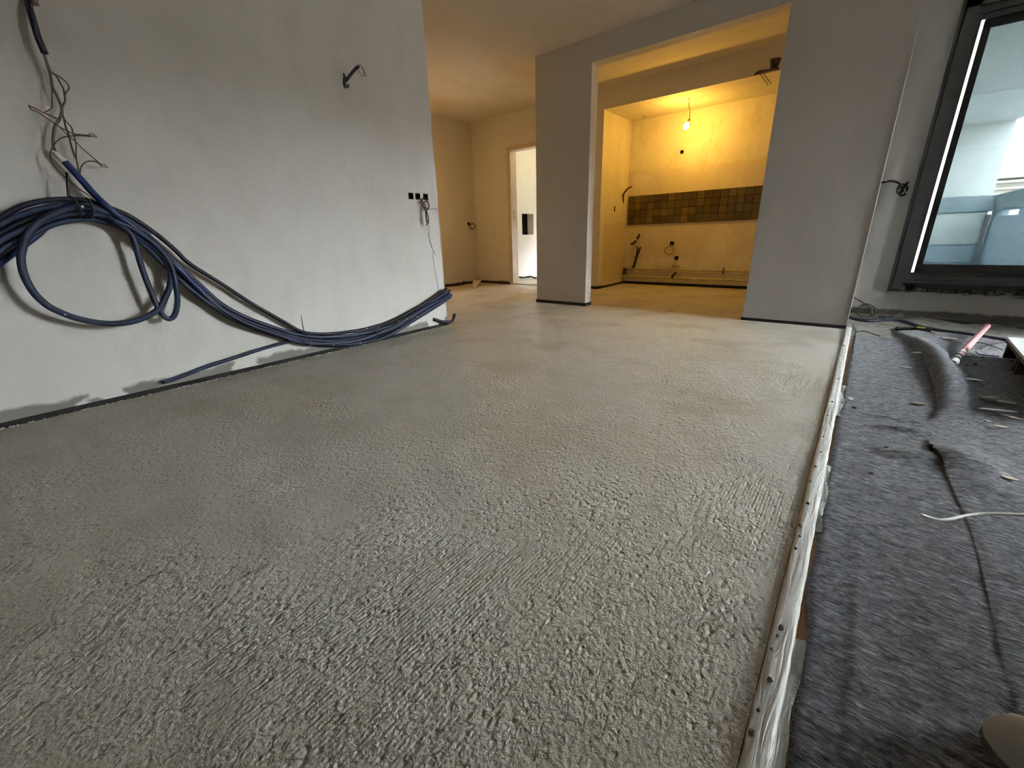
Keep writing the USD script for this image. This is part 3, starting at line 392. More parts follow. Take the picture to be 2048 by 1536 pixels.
def window_frame(t, u0, u1, z0, z1, place, panes, glass='glass'):
    """sliding aluminium window; place(u0,u1,d0,d1,z0,z1) puts a box with d measured outwards from the room face"""
    obj('frame_jamb', [place(u0, u0 + .018, -.03, .10, z0 - .06, z1 + .065), place(u0 + .026, u0 + .098, -.045, .10, z0 - .05, z1 + .065), place(u0 + .098, u0 + .13, .01, .10, z0, z1 + .065)], M['alu'], t, smooth=False)
    obj('frame_jamb', [place(u1 - .12, u1, -.045, .10, z0 - .05, z1 + .02)], M['alu'], t, smooth=False)
    obj('gasket', [place(u0 + .018, u0 + .026, -.02, .09, z0 - .06, z1 + .065)], M['alu_dark'], t, smooth=False)
    obj('frame_head', [place(u0 + .026, u1, -.045, .10, z1 - .045, z1 + .065), place(u0 + .098, u1, .0, .10, z1 - .085, z1 - .045), place(u0 + .098, u1, .04, .10, z1 - .12, z1 - .085)], M['alu'], t, smooth=False)
    obj('frame_sill', [place(u0 + .098, u1, -.03, .02, z0 + .005, z0 + .03), place(u0 + .098, u1, -.01, .05, z0 + .03, z0 + .052), place(u0 + .098, u1, .02, .10, z0 + .052, z0 + .075)], M['alu'], t, smooth=False)
    obj('track', [place(u0 + .098, u1, -.012, -.004, z0 + .03, z0 + .06), place(u0 + .098, u1, .06, .066, z0 + .075, z0 + .09)], M['alu'], t, smooth=False)
    w = 1.06
    for k in range(panes):
        a = u0 + .155 + k * w; b = min(a + w, u1 - .1)
        s = obj('sash', [place(a, a + .042, .075, .10, z0 + .075, z1 - .12), place(b - .042, b, .075, .10, z0 + .075, z1 - .12), place(a, b, .07, .10, z0 + .075, z0 + .16), place(a, b, .07, .10, z1 - .17, z1 - .12)], M['alu_dark'], t, smooth=False)
        obj('pane', place(a + .042, b - .042, .085, .089, z0 + .16, z1 - .17), M[glass], s, smooth=False)
w1 = thing('window_1', None, None, (.24, 5.2, .28), kind='structure')
window_frame(w1, .229, 2.12, .287, 2.33, lambda a, b, c, d, e, f: mbox(a, b, 5.2 + c, 5.2 + d, e, f), 2)
w2 = thing('window_2', None, None, (4.2, 4.4, .1), kind='structure')
window_frame(w2, 3.4, 5.1, .16, 2.36, lambda a, b, c, d, e, f: mbox(4.2 + c, 4.2 + d, a, b, e, f), 2, 'glass_clear')
# ragged bedding under the sill
r = random.Random(3); lumps = []
for k in range(60):
    x = .25 + k * .03 + r.uniform(-.012, .012); lumps.append(shard((x, 5.215 - r.uniform(0, .02), .195 + r.uniform(.0, .035)), r.uniform(.015, .07), r.uniform(.015, .05), r.uniform(.008, .035), r.uniform(-35, 35), r.uniform(-15, 15), k))
sb = thing('sill_bedding', 'dark crumbling mortar bed left under the window frame', 'mortar', (.25, 5.2, .2))
obj('bed', mbox(.24, 2.1, 5.205, 5.24, .215, .30), M['black_rough'], sb, smooth=False)
obj('mortar_lumps', lumps, M['bare'], sb, smooth=False, kind='stuff')

# ---------------------------------------------------------------- outside: terrace, parapets, neighbour
tr = thing('terrace', None, None, (1, 8, 0), kind='structure')
obj('deck', mbox(-.1, 1.9, 5.35, 12.3, -.2, -.02), M['out_grey'], tr, smooth=False)
obj('soffit', mbox(-.1, 1.68, 5.35, 12.06, 2.47, 2.6), M['out_dark'], tr, smooth=False)
ribs = [mbox(-.1, 1.68, 5.4 + k * .07, 5.4 + k * .07 + .05, 2.445, 2.475) for k in range(56)]
obj('soffit_boards', ribs, M['out_white'], tr, smooth=False, kind='stuff')
obj('soffit_board', mbox(-.1, 1.68, 9.36, 11.98, 2.445, 2.475), M['out_white'], tr, smooth=False)
obj('party_wall', mbox(-.1, .2, 5.80, 12.3, -.1, 2.5), M['out_white'], tr, smooth=False)
obj('end_wall', mbox(.1, 1.64, 12.06, 12.25, -.1, 2.5), M['out_white'], tr, smooth=False)
obj('end_parapet', [mbox(.2, 1.74, 11.95, 12.06, .97, 1.24), mbox(.2, 1.74, 11.99, 12.06, -.1, .97) - mbox(1.645, 1.705, 11.9, 12.1, .43, .965)], M['out_grey'], tr, smooth=False)
obj('parapet_panel', [mbox(.2, 1.62, 11.975, 11.99, .39, .95)], M['out_pale'], tr, smooth=False)
obj('base_panel', [mbox(.2, 1.62, 11.97, 11.99, .06, .36)], M['out_blue'], tr, smooth=False)
obj('base_line', [mbox(.2, 1.62, 11.9, 11.97, -.02, .05)], M['out_grey'], tr, smooth=False)
obj('side_parapet', [mbox(1.74, 1.84, 5.5, 12.06, -.1, .97) - mbox(1.7, 1.9, 10.3, 11.55, .875, .965)], M['out_blue'], tr, smooth=False)
obj('side_coping', [rbox(1.70, 1.88, 5.5, 12.06, .97, 1.25, .01)], M['out_grey'], tr, smooth=False)
nb = thing('stone_building', 'pale stone building with stacked cornices across the street, seen through the window', 'building', (9, 44, -14))
obj('facade', mbox(3.5, 16, 40.6, 48, -14, 3.3), M['stone'], nb, smooth=False)
for z, h, dd in ((1.9, .10, .35), (2.25, .12, .45), (2.6, .1, .3), (2.95, .14, .5), (3.2, .12, .65)):
    obj('cornice', rbox(3.4, 16, 40.6 - dd, 40.7, z, z + h, .02), M['stone'], nb, smooth=False)
for k in range(24):
    obj('bracket', rbox(3.7 + k * .5, 3.8 + k * .5, 40.2, 40.6, 2.05, 2.24, .01), M['stone'], nb, smooth=False)
for x in np.arange(4.2, 15.5, 1.6):
    f = obj('window_frame', rbox(x - .5, x + .5, 40.5, 40.62, -.9, 1.3, .03), M['out_white'], nb, smooth=False)
    obj('pane', mbox(x - .4, x + .4, 40.48, 40.52, -.8, 1.2), M['alu_dark'], f, smooth=False)
obj('roof_railing', [tube([(4.9, 40.8, 4.62), (16, 40.8, 4.62)], .07, 6, smooth=False), tube([(4.9, 40.8, 3.3), (4.9, 40.8, 4.62)], .07, 6, smooth=False), tube([(5.1, 40.8, 4.6), (6.5, 40.8, 3.35)], .09, 6, smooth=False), tube([(6.5, 40.8, 3.35), (8, 40.8, 4.6)], .09, 6, smooth=False), tube([(8, 40.8, 4.6), (9.5, 40.8, 3.35)], .09, 6, smooth=False)], M['out_white'], nb, smooth=True)
struct('facing_houses', mbox(28, 40, -60, 34, -14, 3.8), M['stone'])
struct('street', mbox(-150, 150, -150, 150, -14.3, -14), M['street'])

# ---------------------------------------------------------------- foam edge strips
def strip(label, mesh): obj('edge_strip', mesh, M['foam'], None, label, 'foam strip', 'black foam edge strips at the wall feet', smooth=False)
def strip_left():
    t = m3.Manifold.extrude(m3.CrossSection([np.array([(wx(-2.5), -2.5), (wx(-2.5) + .012, -2.5), (wx(2.69) + .012, 2.695), (wx(2.69), 2.695)])]), .045).translate((0, 0, -.02))
    return t
strip('black foam strip along the foot of the long white wall with the blue conduits', strip_left())
strip('black foam strip along the front foot of the right pillar', mbox(-.757, .0, 4.28, 4.29, -.02, .024))
strip('black foam strip at the kitchen side foot of the right pillar', mbox(-.767, -.757, 4.28, 5.35, -.02, .024))
strip('black foam strip at the foot of the narrow middle column', [mbox(-3.074, -2.38, 4.28, 4.29, -.02, .034), mbox(-2.39, -2.38, 4.29, 4.42, -.02, .034), mbox(-3.074, -3.064, 4.28, 4.42, -.02, .034)])
strip('black foam strip along the left hall wall, ending at the leaning offcut', mbox(-5.42, -5.408, 1.4, 5.74, -.02, .03))
strip('black foam strip along the hall wall left of the door frame', mbox(-5.42, -4.68, 5.748, 5.76, -.02, .03))
strip('black foam strip at the foot of the narrow wall beside the kitchen recess', [mbox(-3.78, -3.0, 5.748, 5.76, -.02, .03), mbox(-3.01, -3.0, 5.748, 6.63, -.02, .03)])
strip('black foam strip below the pipes on the kitchen back wall', mbox(-3.0, -.3, 6.628, 6.64, -.02, .036))

# ---------------------------------------------------------------- shuttering batten between screed and felt
rail = thing('shuttering_batten', 'long batten wrapped in milky plastic film between the fresh screed and the grey felt', 'batten', (.018, 2.0, -.03))
rr = random.Random(11); rows = []
for y in np.arange(-1.5, 4.36, .02):
    wv = .0010 * math.sin(y * 37) + .0009 * math.sin(y * 91 + 1) + rr.uniform(-.0008, .0008)
    k = .0035 * max(0, math.sin(y * 5.3 + .6 * math.sin(y * 11))) 
    sc_ = 1.0
    rows.append([(-.003, y, -.045), (-.003 + wv * .4, y, .0045 + wv * .3), (.0005 + wv, y, .0072 + wv * .5 + k * .3), (.009 + wv, y, .0074 + k), (.017 + wv * 1.3, y, .0080 + wv * .4), (.028, y, .0076 - k * .4), (.0355 + wv * .7, y, .0060 + wv * .3), (.0385 + wv * .5, y, -.002), (.0385, y, -.045)])
obj('film_wrap', strip_surface(rows), M['film'], rail, smooth=50)
obj('core', mbox(.006, .030, -1.5, 4.355, -.045, -.004), M['wood'], rail, smooth=False)
def flap(y0, y1, x0, x1, z, seed, amp=.004):
    r = random.Random(seed); rows = []
    for y in np.arange(y0, y1, .012):
        e = x1 + r.uniform(-.0015, .0015) + amp * math.sin(y * 23 + seed) * .8
        rows.append([(x0 + (e - x0) * t, y, z + .002 * math.sin(y * 41 + t * 5 + seed) * t + (.008 * t * t if math.sin(y * 7 + seed) > .93 else 0)) for t in np.linspace(0, 1, 5)])
    return strip_surface(rows)
obj('film_flap', flap(.45, .86, .0375, .056, -.021, 2), M['film'], rail, smooth=60)
obj('film_flap', flap(1.27, 1.72, .0375, .053, -.018, 5), M['film'], rail, smooth=60)
obj('film_flap', flap(2.25, 2.75, .0375, .058, -.018, 8, .006), M['film'], rail, smooth=60)
cr = random.Random(21)
spots = [(.006, .63), (.012, .70), (.004, .585), (.006, 1.12), (.009, 1.18), (.004, 1.23), (.010, 1.36), (.004, 1.50), (.008, 1.62), (.012, 1.9), (.010, 2.15), (.016, 2.35), (.02, 2.75), (.009, .81), (.012, .835), (.005, .77), (.014, 1.75), (.02, 3.3), (.012, 3.6)]
for i, (x, y) in enumerate(spots):
    r_ = cr.uniform(.0024, .0054)
    obj('mortar_crumb', ball((x, y, .0092 + r_ * .4), r_, 1, (1, 1.3, .7), .9, i), M['crumb'], None, 'small dark mortar crumb lying on the plastic-wrapped batten', 'crumb', 'mortar crumbs on the batten', smooth=False)

# ---------------------------------------------------------------- felt, two overlapping sheets
FZ = -.022
def bump_at(X, Y, x0, y0, x1, y1, w, h):
    dx, dy = x1 - x0, y1 - y0; L2 = dx * dx + dy * dy
    t = np.clip(((X - x0) * dx + (Y - y0) * dy) / L2, 0, 1); d2 = (X - x0 - t * dx) ** 2 + (Y - y0 - t * dy) ** 2
    return h * np.exp(-d2 / (w * w)) * np.sin(np.pi * np.clip(.12 + .88 * t, 0, 1)) ** .5
def fuzz(X, Y): return .0035 * (meshkit.fbm(np.stack([X * 14, Y * 14, 0 * X], -1), 3, 9) - .5) + .0022 * (meshkit.noise(np.stack([X * 60, Y * 110, 0 * X], -1), 4) - .5)
def felt_left_edge(y): return .046 + .013 * min(1, max(0, (1.05 - y) / .15)) + .004 * math.sin(y * 2.1) * math.sin(y * 5.7) + .0025 * math.sin(y * 23) + (.012 if y > 2.3 and y < 3.2 else 0) * .5 + .012 * min(1, max(0, (y - 2.9) / .6))
SEAM = [(-1.6, .37), (.6, .36), (1.07, .36), (1.39, .375), (1.6, .376), (1.75, .366), (1.97, .355), (2.1, .338), (2.25, .335), (2.4, .355), (2.6, .405), (3.0, .435), (3.3, .44), (3.7, .435), (3.95, .405), (4.15, .36), (4.35, .31)]
def seam(y): return float(np.interp(y, [s[0] for s in SEAM], [s[1] for s in SEAM]))
fA = thing('felt_sheet', 'grey fibre felt sheet along the batten, with short wrinkles near the overlap', 'felt', (.2, 2.0, FZ))
ys_ = np.arange(-1.6, 4.18, .008); us = np.linspace(0, 1, 44)
Yg, Ug = np.meshgrid(ys_, us, indexing='ij')
XL = np.array([felt_left_edge(y) for y in ys_])[:, None]; XR = np.array([seam(y) + .07 for y in ys_])[:, None]
Xg = XL + (XR - XL) * Ug
Z = FZ + fuzz(Xg, Yg) - .006 * np.exp(-((Xg - XL) / .004) ** 2)
for a in ((.17, 2.345, .37, 2.36, .022, .014), (.20, 2.215, .37, 2.25, .026, .022), (.22, 1.97, .37, 2.01, .045, .020), (.24, 4.15, .36, 4.05, .05, .012)): Z = Z + bump_at(Xg, Yg, *a)
Z = Z + .0035 * np.exp(-((Xg - .135) / .008) ** 2) * np.clip((2.2 - Yg) / 1.2, 0, 1)
obj('sheet', strip_surface(np.stack([Xg, Yg, Z], -1)), M['felt'], fA, smooth=True)
fB = thing('felt_sheet', 'grey fibre felt sheet on the window side, its edge rolled up in a long ridge', 'felt', (.9, 2.0, FZ))
us = np.concatenate([np.linspace(0, .30, 50), np.linspace(.31, 1, 50)])
ys_ = np.arange(-1.6, 4.62, .010); P = np.zeros((len(ys_), len(us), 3))
for i, y in enumerate(ys_):
    s = seam(y); W = 2.12 - s; x = s + us * W
    h = .055 * float(np.interp(y, [2.35, 2.75, 3.1, 3.7, 4.1, 4.35], [0, .55, .95, 1.0, .75, .2]))
    c = .055; q = (x - s) / c
    ridge = h * np.where(q < 1, np.sqrt(np.clip(1 - (1 - q) ** 2, 0, 1)) , np.exp(-((q - 1) / 1.0) ** 2))
    low = .035 * np.exp(-((y - 2.02) / .10) ** 2) * np.exp(-((x - .42) / .09) ** 2) + .012 * np.exp(-((y - 1.83) / .07) ** 2) * np.exp(-((x - .47) / .08) ** 2)
    P[i] = np.stack([x - (h > .004) * .02 * np.exp(-q * 2) * (h / .055), np.full_like(x, y), FZ + .0035 + ridge + low + fuzz(x + 3, np.full_like(x, y))], -1)
    P[i, 0, 2] -= .0015
obj('sheet', strip_surface(P), M['felt'], fB, smooth=True)
# stray fibres on both sheets and along the cut edges
def fibres():
    pts, cnt = [], []
    r = np.random.default_rng(5)
    for k in range(5200):
        y = .3 + 2.4 * r.random() ** 1.6
        if k % 3 == 0: x = felt_left_edge(y) + r.normal(0, .004)
        else: x = felt_left_edge(y) + r.random() * min(.55, .16 + y * .2)
        a = -.42 + r.normal(0, .5); L = r.uniform(.006, .016); z = FZ + .002 + (.006 if x > seam(y) else 0)
        dx, dy = math.cos(a) * L, math.sin(a) * L; b = r.normal(0, .003, 2)
        pts += [(x, y, z), (x + dx * .5 + b[0] * .4, y + dy * .5 + b[1] * .4, z + r.uniform(.001, .004)), (x + dx, y + dy, z + r.uniform(-.001, .003))]; cnt.append(3)
    return np.array(pts), cnt
fp, fc = fibres()
c = UsdGeom.BasisCurves.Define(stage, fA.path + '/loose_fibres'); c.CreateTypeAttr('linear'); c.CreatePointsAttr(Vt.Vec3fArray.FromNumpy((fp - fA.loc).astype(np.float32))); c.CreateCurveVertexCountsAttr(Vt.IntArray.FromNumpy(np.array(fc, np.int32)))
c.CreateWidthsAttr(Vt.FloatArray.FromNumpy(np.full(len(fp), .0005, np.float32))); c.SetWidthsInterpolation('vertex')
M['fibre'] = plain('felt_fibre', (.34, .35, .38), .9)
UsdShade.MaterialBindingAPI.Apply(c.GetPrim()).Bind(M['fibre']); tag(c.GetPrim(), kind='stuff')
obj('felt_tuft', ball((.333, 2.06, -.004), .010, 2, (.9, .8, 1.3), .9, 3), M['black_rough'], None, 'small black lump standing at the end of the felt overlap', 'lump', smooth=False)

# ---------------------------------------------------------------- blue conduits along the left wall
def conduit(key, label, r=.0125, m='conduit', group=None, sides=10): return obj('electrical_conduit', tube(CON[key], r, sides), M[m], None, label, 'conduit', group, smooth=True)
g = 'blue conduits strapped together along the left wall'
same = 'dark blue plastic conduit running inside the strapped bundle along the white wall'
conduit('c_top', 'topmost blue conduit of the bundle, bowing away from it before the second cable tie', .0115, 'conduit_dark', g)
conduit('c_a', same, .0125, 'conduit', g); conduit('c_b', same, .0125, 'conduit_dark', g); conduit('c_c', same, .013, 'conduit_dusty', g); conduit('c_d', same, .0125, 'conduit_dark', g); conduit('c_e', same, .0125, 'conduit', g); conduit('c_f', same, .0125, 'conduit_dusty', g)
conduit('c_loop', 'blue conduit bent into one big round loop hanging below the bundle', .0145, 'conduit_dusty', g)
conduit('c_droop', 'blue conduit hanging from the bundle in a narrow U beside the big loop', .0135, 'conduit', g)
conduit('c_low_end', 'bright blue conduit leaving the bundle downwards to the left edge of the photo', .0125, 'conduit_bright', g)
conduit('c_black', 'thin black conduit at the lower edge of the bundle', .010, 'black', g)
conduit('c_single', 'single blue conduit branching down from the bundle to the black foam strip', .011, 'conduit_dusty', g)
t = thing('electrical_conduit', 'blue conduit with white sleeve rising out of the bundle to the loose grey wires', 'conduit', CON['c_up'][0], g)
obj('pipe', tube(CON['c_up'], .0145, 10), M['conduit_bright'], t, smooth=True)
obj('sleeve', tube(CON['sleeve'], .0125, 10, smooth=False), M['whiteplastic'], t, smooth=True, label='white sleeve on the conduit end')
for key, lab in (('tie1', 'black cable tie round the crest of the conduit bundle'), ('tie2', 'black cable tie with upright tail at the low point of the bundle'), ('tie3', 'black cable tie on the bundle nearest the wall corner')):
    tt = thing('cable_tie', lab, 'cable tie', CON[key][-1], 'black cable ties on the conduit bundle')
    obj('tail' if key != 'tie3' else 'band', tube(CON[key], [.0016, .003, .003], 6) if key != 'tie1' else tube(CON[key], [.004, .006, .006], 6), M['black'], tt, smooth=True)
    for s in {'tie1': ['tie1b', 'tie1c'], 'tie2': ['tie2b'], 'tie3': []}[key]: obj('band', tube(CON[s], .0055 if key == 'tie1' else .0035, 6), M['black'], tt, smooth=True)
# splashes of paint on the conduits
sp = random.Random(4)
for key, t_, off in (('c_a', .30, .012), ('c_c', .30, .012), ('c_loop', .12, .015), ('c_a', .42, .013), ('c_loop', .55, .014), ('c_c', .78, .013), ('c_c', .83, .013), ('c_b', .86, .012), ('c_a', .90, .012), ('c_b', .93, .013), ('c_c', .94, .013), ('c_top', .84, .012), ('c_e', .88, .013)):
    p = smoothpath(CON[key], 8); i = int(t_ * (len(p) - 2)); q = p[i]; n_ = np.array([.78, -.5, .38]); n_ /= np.linalg.norm(n_)
    obj('paint_spot', ball(q + n_ * off, sp.uniform(.005, .008), 1, (1, 1, 1), .5, i), M['whiteplastic'], None, 'small white paint splash stuck on the blue conduits', 'paint spot', 'paint splashes on the conduit bundle', smooth=True)
# stub at the top left, loose wires below it
t = thing('conduit_stub', 'short blue conduit stub coming out of a hole high in the long wall', 'conduit', CON['stub_top'][2])
obj('pipe', tube(CON['stub_top'], .0125, 10), M['conduit_dark'], t, smooth=True)
obj('filler', ball((wx(.45) + .012, .462, 1.79), .014, 2, (.8, 1, 1), .7, 5), M['plaster_chip'], t, smooth=True)
obj('broken_edge', ball((wx(.47) + .002, .472, 1.822), .030, 2, (.35, 1.0, 1.35), .7, 6), M['wire_brown'], t, smooth=False)
t = thing('loose_wires', 'tangle of thin grey and red wires hanging down the wall to the blue conduit', 'wires', HANG['w1'][0])
for k, m, r_ in (('w1', 'wire_grey', .0028), ('w2', 'wire_brown', .0036), ('w3', 'wire_grey', .0052), ('w4', 'wire_grey', .0025), ('w5', 'wire_red', .0026), ('w6', 'wire_grey', .0028), ('w7', 'wire_grey', .0026), ('w8', 'wire_brown', .0027)):
    obj('wire', tube(HANG[k], r_, 6), M[m], t, smooth=True)
for k in ('con1', 'con2'):
    a, b = np.array(HANG[k]); c_ = (a + b) / 2
    obj('connector', [rbox(c_[0] - .007, c_[0] + .007, c_[1] - .010, c_[1] + .010, c_[2] - .008, c_[2] + .008, .002), mbox(c_[0] - .004, c_[0] + .004, c_[1] + .010, c_[1] + .016, c_[2] - .010, c_[2] + .002)], M['connector'], t, smooth=False)
# lamp point
t = thing('lamp_outlet', 'black hook and dark conduit stub sticking out of the wall as a lamp outlet', 'outlet', STUB['hook'][2])
obj('hook', tube(STUB['hook'], [.003, .006, .007, .006, .004], 8), M['black'], t, smooth=True)
obj('pipe', tube(STUB['stub'], .0105, 10), M['conduit_dark'], t, smooth=True)
for k in ('wa', 'wb', 'wc'): obj('wire', tube(STUB[k], .0016, 6), M['wire_brown'], t, smooth=True)
# three flush boxes by the corner
labs = ('leftmost of the three black flush boxes in the white wall near its corner', 'middle one of the three black flush boxes in the white wall', 'rightmost of the three flush boxes, the one the wires hang from')
for y, lab in zip(SOCK_Y, labs):
    x = wx(y); o = mbox(x - .043, x + .002, y - .0245, y + .0245, 1.0925, 1.1405) - mbox(x - .041, x + .01, y - .0225, y + .0225, 1.0945, 1.1385)
    obj('flush_box', o, M['black'], None, lab, 'socket box', 'three flush boxes in the left wall', smooth=False)
t = thing('socket_wires', 'knot of dark red and brown wires hanging from the three flush boxes to the conduits', 'wires', SOCK['s1'][0])
for k, m, r_ in (('s1', 'wire_red', .0042), ('s2', 'wire_brown', .0046), ('s3', 'wire_red', .0046), ('s4', 'wire_grey', .0013), ('s4b', 'wire_grey', .0013), ('s5', 'wire_brown', .0015), ('s6', 'wire_brown', .0014), ('s7', 'wire_brown', .0040)):
    obj('wire', tube(SOCK[k], r_, 6), M[m], t, smooth=True)
obj('rubble', [shard((-2.955, 2.60 + .02 * k, .02 + .008 * (k % 3)), .04, .03, .012, 40 * k, 15 * (k % 3), k) for k in range(5)], M['crumb'], None, 'little heap of dark mortar rubble at the foot of the wall corner', 'rubble', smooth=False)
obj('conduit_offcut', tube([(-2.975, 2.52, .085), (-2.93, 2.60, .05), (-2.90, 2.68, .045), (-2.92, 2.74, .10)], .014, 10), M['conduit_dark'], None, 'short dark conduit end curling round the foot of the wall corner', 'conduit', smooth=True)
r = random.Random(9); cs = []
for k in range(420):
    y = -.4 + 3.1 * r.random(); cs.append(ball((wx(y) + .016 + abs(r.gauss(0, .012)), y, .003), r.uniform(.0015, .0045), 0, (1, 1.4, .9)))
obj('screed_crumbs', cs, M['plaster_chip'], None, 'row of fine screed crumbs along the black foam strip of the left wall', 'crumbs', kind='stuff', smooth=False)

# ---------------------------------------------------------------- hall
t = thing('wall_outlet', 'round black box with a coil of brown wire on the hall wall', 'outlet', (-5.42, 5.575, 1.0))
obj('box', m3.Manifold.cylinder(.045, .030, circular_segments=20).rotate((0, 90, 0)).translate((-5.461, 5.575, 1.003)) - m3.Manifold.cylinder(.045, .026, circular_segments=20).rotate((0, 90, 0)).translate((-5.45, 5.575, 1.003)), M['black'], t)
obj('coil', tube(KIT['hall_coil'], .005, 6), M['wire_brown'], t, smooth=True)
bo = np.array([(-4.945, 5.085, .002), (-4.83, 5.03, .002), (-5.21, 5.60, .052), (-5.325, 5.50, .052)])
obj('board_offcut', m3.Manifold.hull_points(np.vstack([bo, bo + (0, 0, .012)])), M['plaster_chip'], None, 'pale board offcut lying tilted against the wall in the hall corner', 'board', smooth=False)
obj('debris_lump', ball((-5.395, 5.34, .03), .022, 2, (.8, .8, 1.5), .8, 2), M['black_rough'], None, 'small black lump of foam on the strip along the hall wall', 'lump', smooth=False)
obj('debris_strip', tube([(-5.36, 5.05, .006), (-5.33, 5.15, .007), (-5.32, 5.26, .006)], .005, 6), M['wire_brown'], None, 'thin dark offcut lying on the hall floor by the wall', 'offcut', smooth=True)
obj('corridor_cable', tube(KIT['corr_wire'], .016, 8), M['black_rough'], None, 'black cable lying on the floor of the bright corridor', 'cable', smooth=True)
obj('shaft_pipe', tube([(-5.42, 6.93, -.05), (-5.42, 6.93, 2.5)], .075, 20, smooth=False), M['pipe'], None, 'beige pipe inside the square wall opening of the corridor', 'pipe', smooth=40)
t = thing('hall_lamp', None, None, (-4.72, 4.05, 2.55), kind='structure')     # second bare bulb, in the hall behind the long wall
obj('cord', tube([(-4.72, 4.05, 2.55), (-4.72, 4.05, 1.50)], .004, 6, smooth=False), M['whiteplastic'], t)
obj('bulb', ball((-4.72, 4.05, 1.40), .035, 3), M['bulb_glow_small'], t, smooth=True)
obj('socket', m3.Manifold.cylinder(.06, .018, circular_segments=16).translate((-4.72, 4.05, 1.44)), M['black'], t)
t = thing('corridor_lamp', None, None, (-4.1, 6.9, 2.55), kind='structure')
obj('cord', tube([(-4.1, 6.9, 2.55), (-4.1, 6.9, 2.32)], .004, 6, smooth=False), M['whiteplastic'], t)
obj('bulb', ball((-4.1, 6.9, 2.22), .04, 3), M['bulb_glow_hall'], t, smooth=True)
obj('socket', m3.Manifold.cylinder(.06, .018, circular_segments=16).translate((-4.1, 6.9, 2.262)), M['black'], t)

# ---------------------------------------------------------------- kitchen
t = thing('ceiling_bulb', 'bare lit bulb hanging from a wire in the kitchen recess', 'lamp', (-2.04, 6.10, 2.315))
obj('cord', tube(KIT['bulb_cord'], .0045, 6), M['wire_tan'], t, smooth=True)
ax = np.array([-.45, 0, -1.0]); ax /= np.linalg.norm(ax); c0 = np.array(KIT['bulb_cord'][-1]); prof = [(0, .0), (.012, 0), (.015, .01), (.015, .032), (.011, .034), (0, .034)]
def lathe(prof, origin, axis, sec=20):
    m = trimesh.creation.revolve(np.array(prof), sections=sec); T = trimesh.geometry.align_vectors([0, 0, 1], axis); m.apply_transform(T); m.apply_translation(origin); return m
obj('socket', lathe(prof, c0, ax), M['wire_tan'], t)
obj('glass_bulb', lathe([(0, .030), (.012, .031), (.014, .04), (.024, .055), (.031, .072), (.032, .085), (.028, .102), (.017, .115), (0, .119)], c0, ax, 24), M['bulb_glow'], t, smooth=True, label='glowing glass bulb')
obj('ceiling_rose', m3.Manifold.cylinder(.006, .012, circular_segments=12).translate((-2.035, 6.10, 2.309)), M['wire_tan'], t)
# tile band
tb = thing('tile_band', 'band of olive brown glazed wall tiles, four rows high, on the kitchen back wall', 'tiles', (-1.6, 6.64, .9))
obj('grout_bed', mbox(-2.985, -.42, 6.628, 6.64, .898, 1.305), M['grout'], tb, smooth=False)
tr_ = random.Random(12)
for rw in range(4):
    for cl in range(25):
        x0 = -2.985 + cl * .1018; z0 = .899 + rw * .1015; d_ = tr_.uniform(0, .002)
        wts = (4, 4, 2, 3 if cl < 12 else 5, 1.6 if cl < 14 else .6, 3)
        obj('tile', rbox(x0 + .0022, x0 + .0998, 6.620 - d_, 6.632, z0 + .0022, z0 + .0995, .003), M['tile%d' % tr_.choices(range(6), wts)[0]], tb, smooth=False)
# pipes
def pipe(label, z, r_, d_, x0=-3.0, m='pipe', bend=0):
    pts = [(x0, 6.64 - d_, z - bend), (x0 + .12, 6.64 - d_, z - bend * .5), (x0 + .25, 6.64 - d_, z), (-.3, 6.64 - d_, z)] if bend else [(x0, 6.64 - d_, z), (-.3, 6.64 - d_, z)]
    t = thing('water_pipe', label, 'pipe', (-1.6, 6.6, z), 'pipes along the kitchen back wall'); obj('run', tube(pts, r_, 12, smooth=bool(bend)), M[m], t, smooth=True)
    return t
pipe('upper thin pipe of the three along the kitchen back wall', .235, .0105, .022, bend=.03)
pipe('middle thin pipe of the three along the kitchen back wall', .198, .0095, .020, bend=.02)
p3 = pipe('thick lowest pipe along the kitchen back wall', .112, .022, .035)
for x in (-2.72, -2.05): obj('joint', tube([(x, 6.605, .112), (x + .06, 6.605, .112)], .027, 12, smooth=False), M['pipe'], p3, smooth=True)
for x, lab in ((-1.50, 'right pipe clip on the two thin kitchen pipes'), (-2.27, 'left pipe clip on the two thin kitchen pipes')):
    obj('pipe_clip', [rbox(x - .008, x + .008, 6.60, 6.64, .185, .25, .003), tube([(x, 6.605, .25), (x + .012, 6.60, .285)], .007, 8, smooth=False)], M['pipe_dark'] if x > -2 else M['pipe'], None, lab, 'pipe clip', 'pipe clips in the kitchen', smooth=False)
obj('pipe_elbow', [tube([(-2.99, 6.60, .225), (-2.93, 6.60, .225)], .02, 10, smooth=False), tube([(-2.99, 6.60, .175), (-2.94, 6.60, .175)], .02, 10, smooth=False)], M['pipe_dark'], None, 'pair of dark pipe fittings in the corner at the left end of the kitchen pipes', 'pipe fitting', smooth=True)
t = thing('water_feed', 'pair of black hoses rising from the pipes to a dark tap fitting', 'hose', KIT['pipe_pair1'][0])
obj('hose', tube(KIT['pipe_pair1'], .0135, 8), M['black'], t, smooth=True); obj('hose', tube(KIT['pipe_pair2'], .0135, 8), M['black'], t, smooth=True)
t = thing('tap_fitting', 'dark brass tap fitting with white collar on the kitchen wall', 'tap', KIT['valve1'][1])
obj('body', tube(KIT['valve1'], .018, 10), M['wire_brown'], t, smooth=True); obj('spout', tube(KIT['valve2'], [.018, .02, .014], 10), M['pipe_dark'], t, smooth=True)
v = np.array(KIT['valve2']); vc = v[0] * .55 + v[1] * .45; vd = (v[1] - v[0]) / np.linalg.norm(v[1] - v[0])
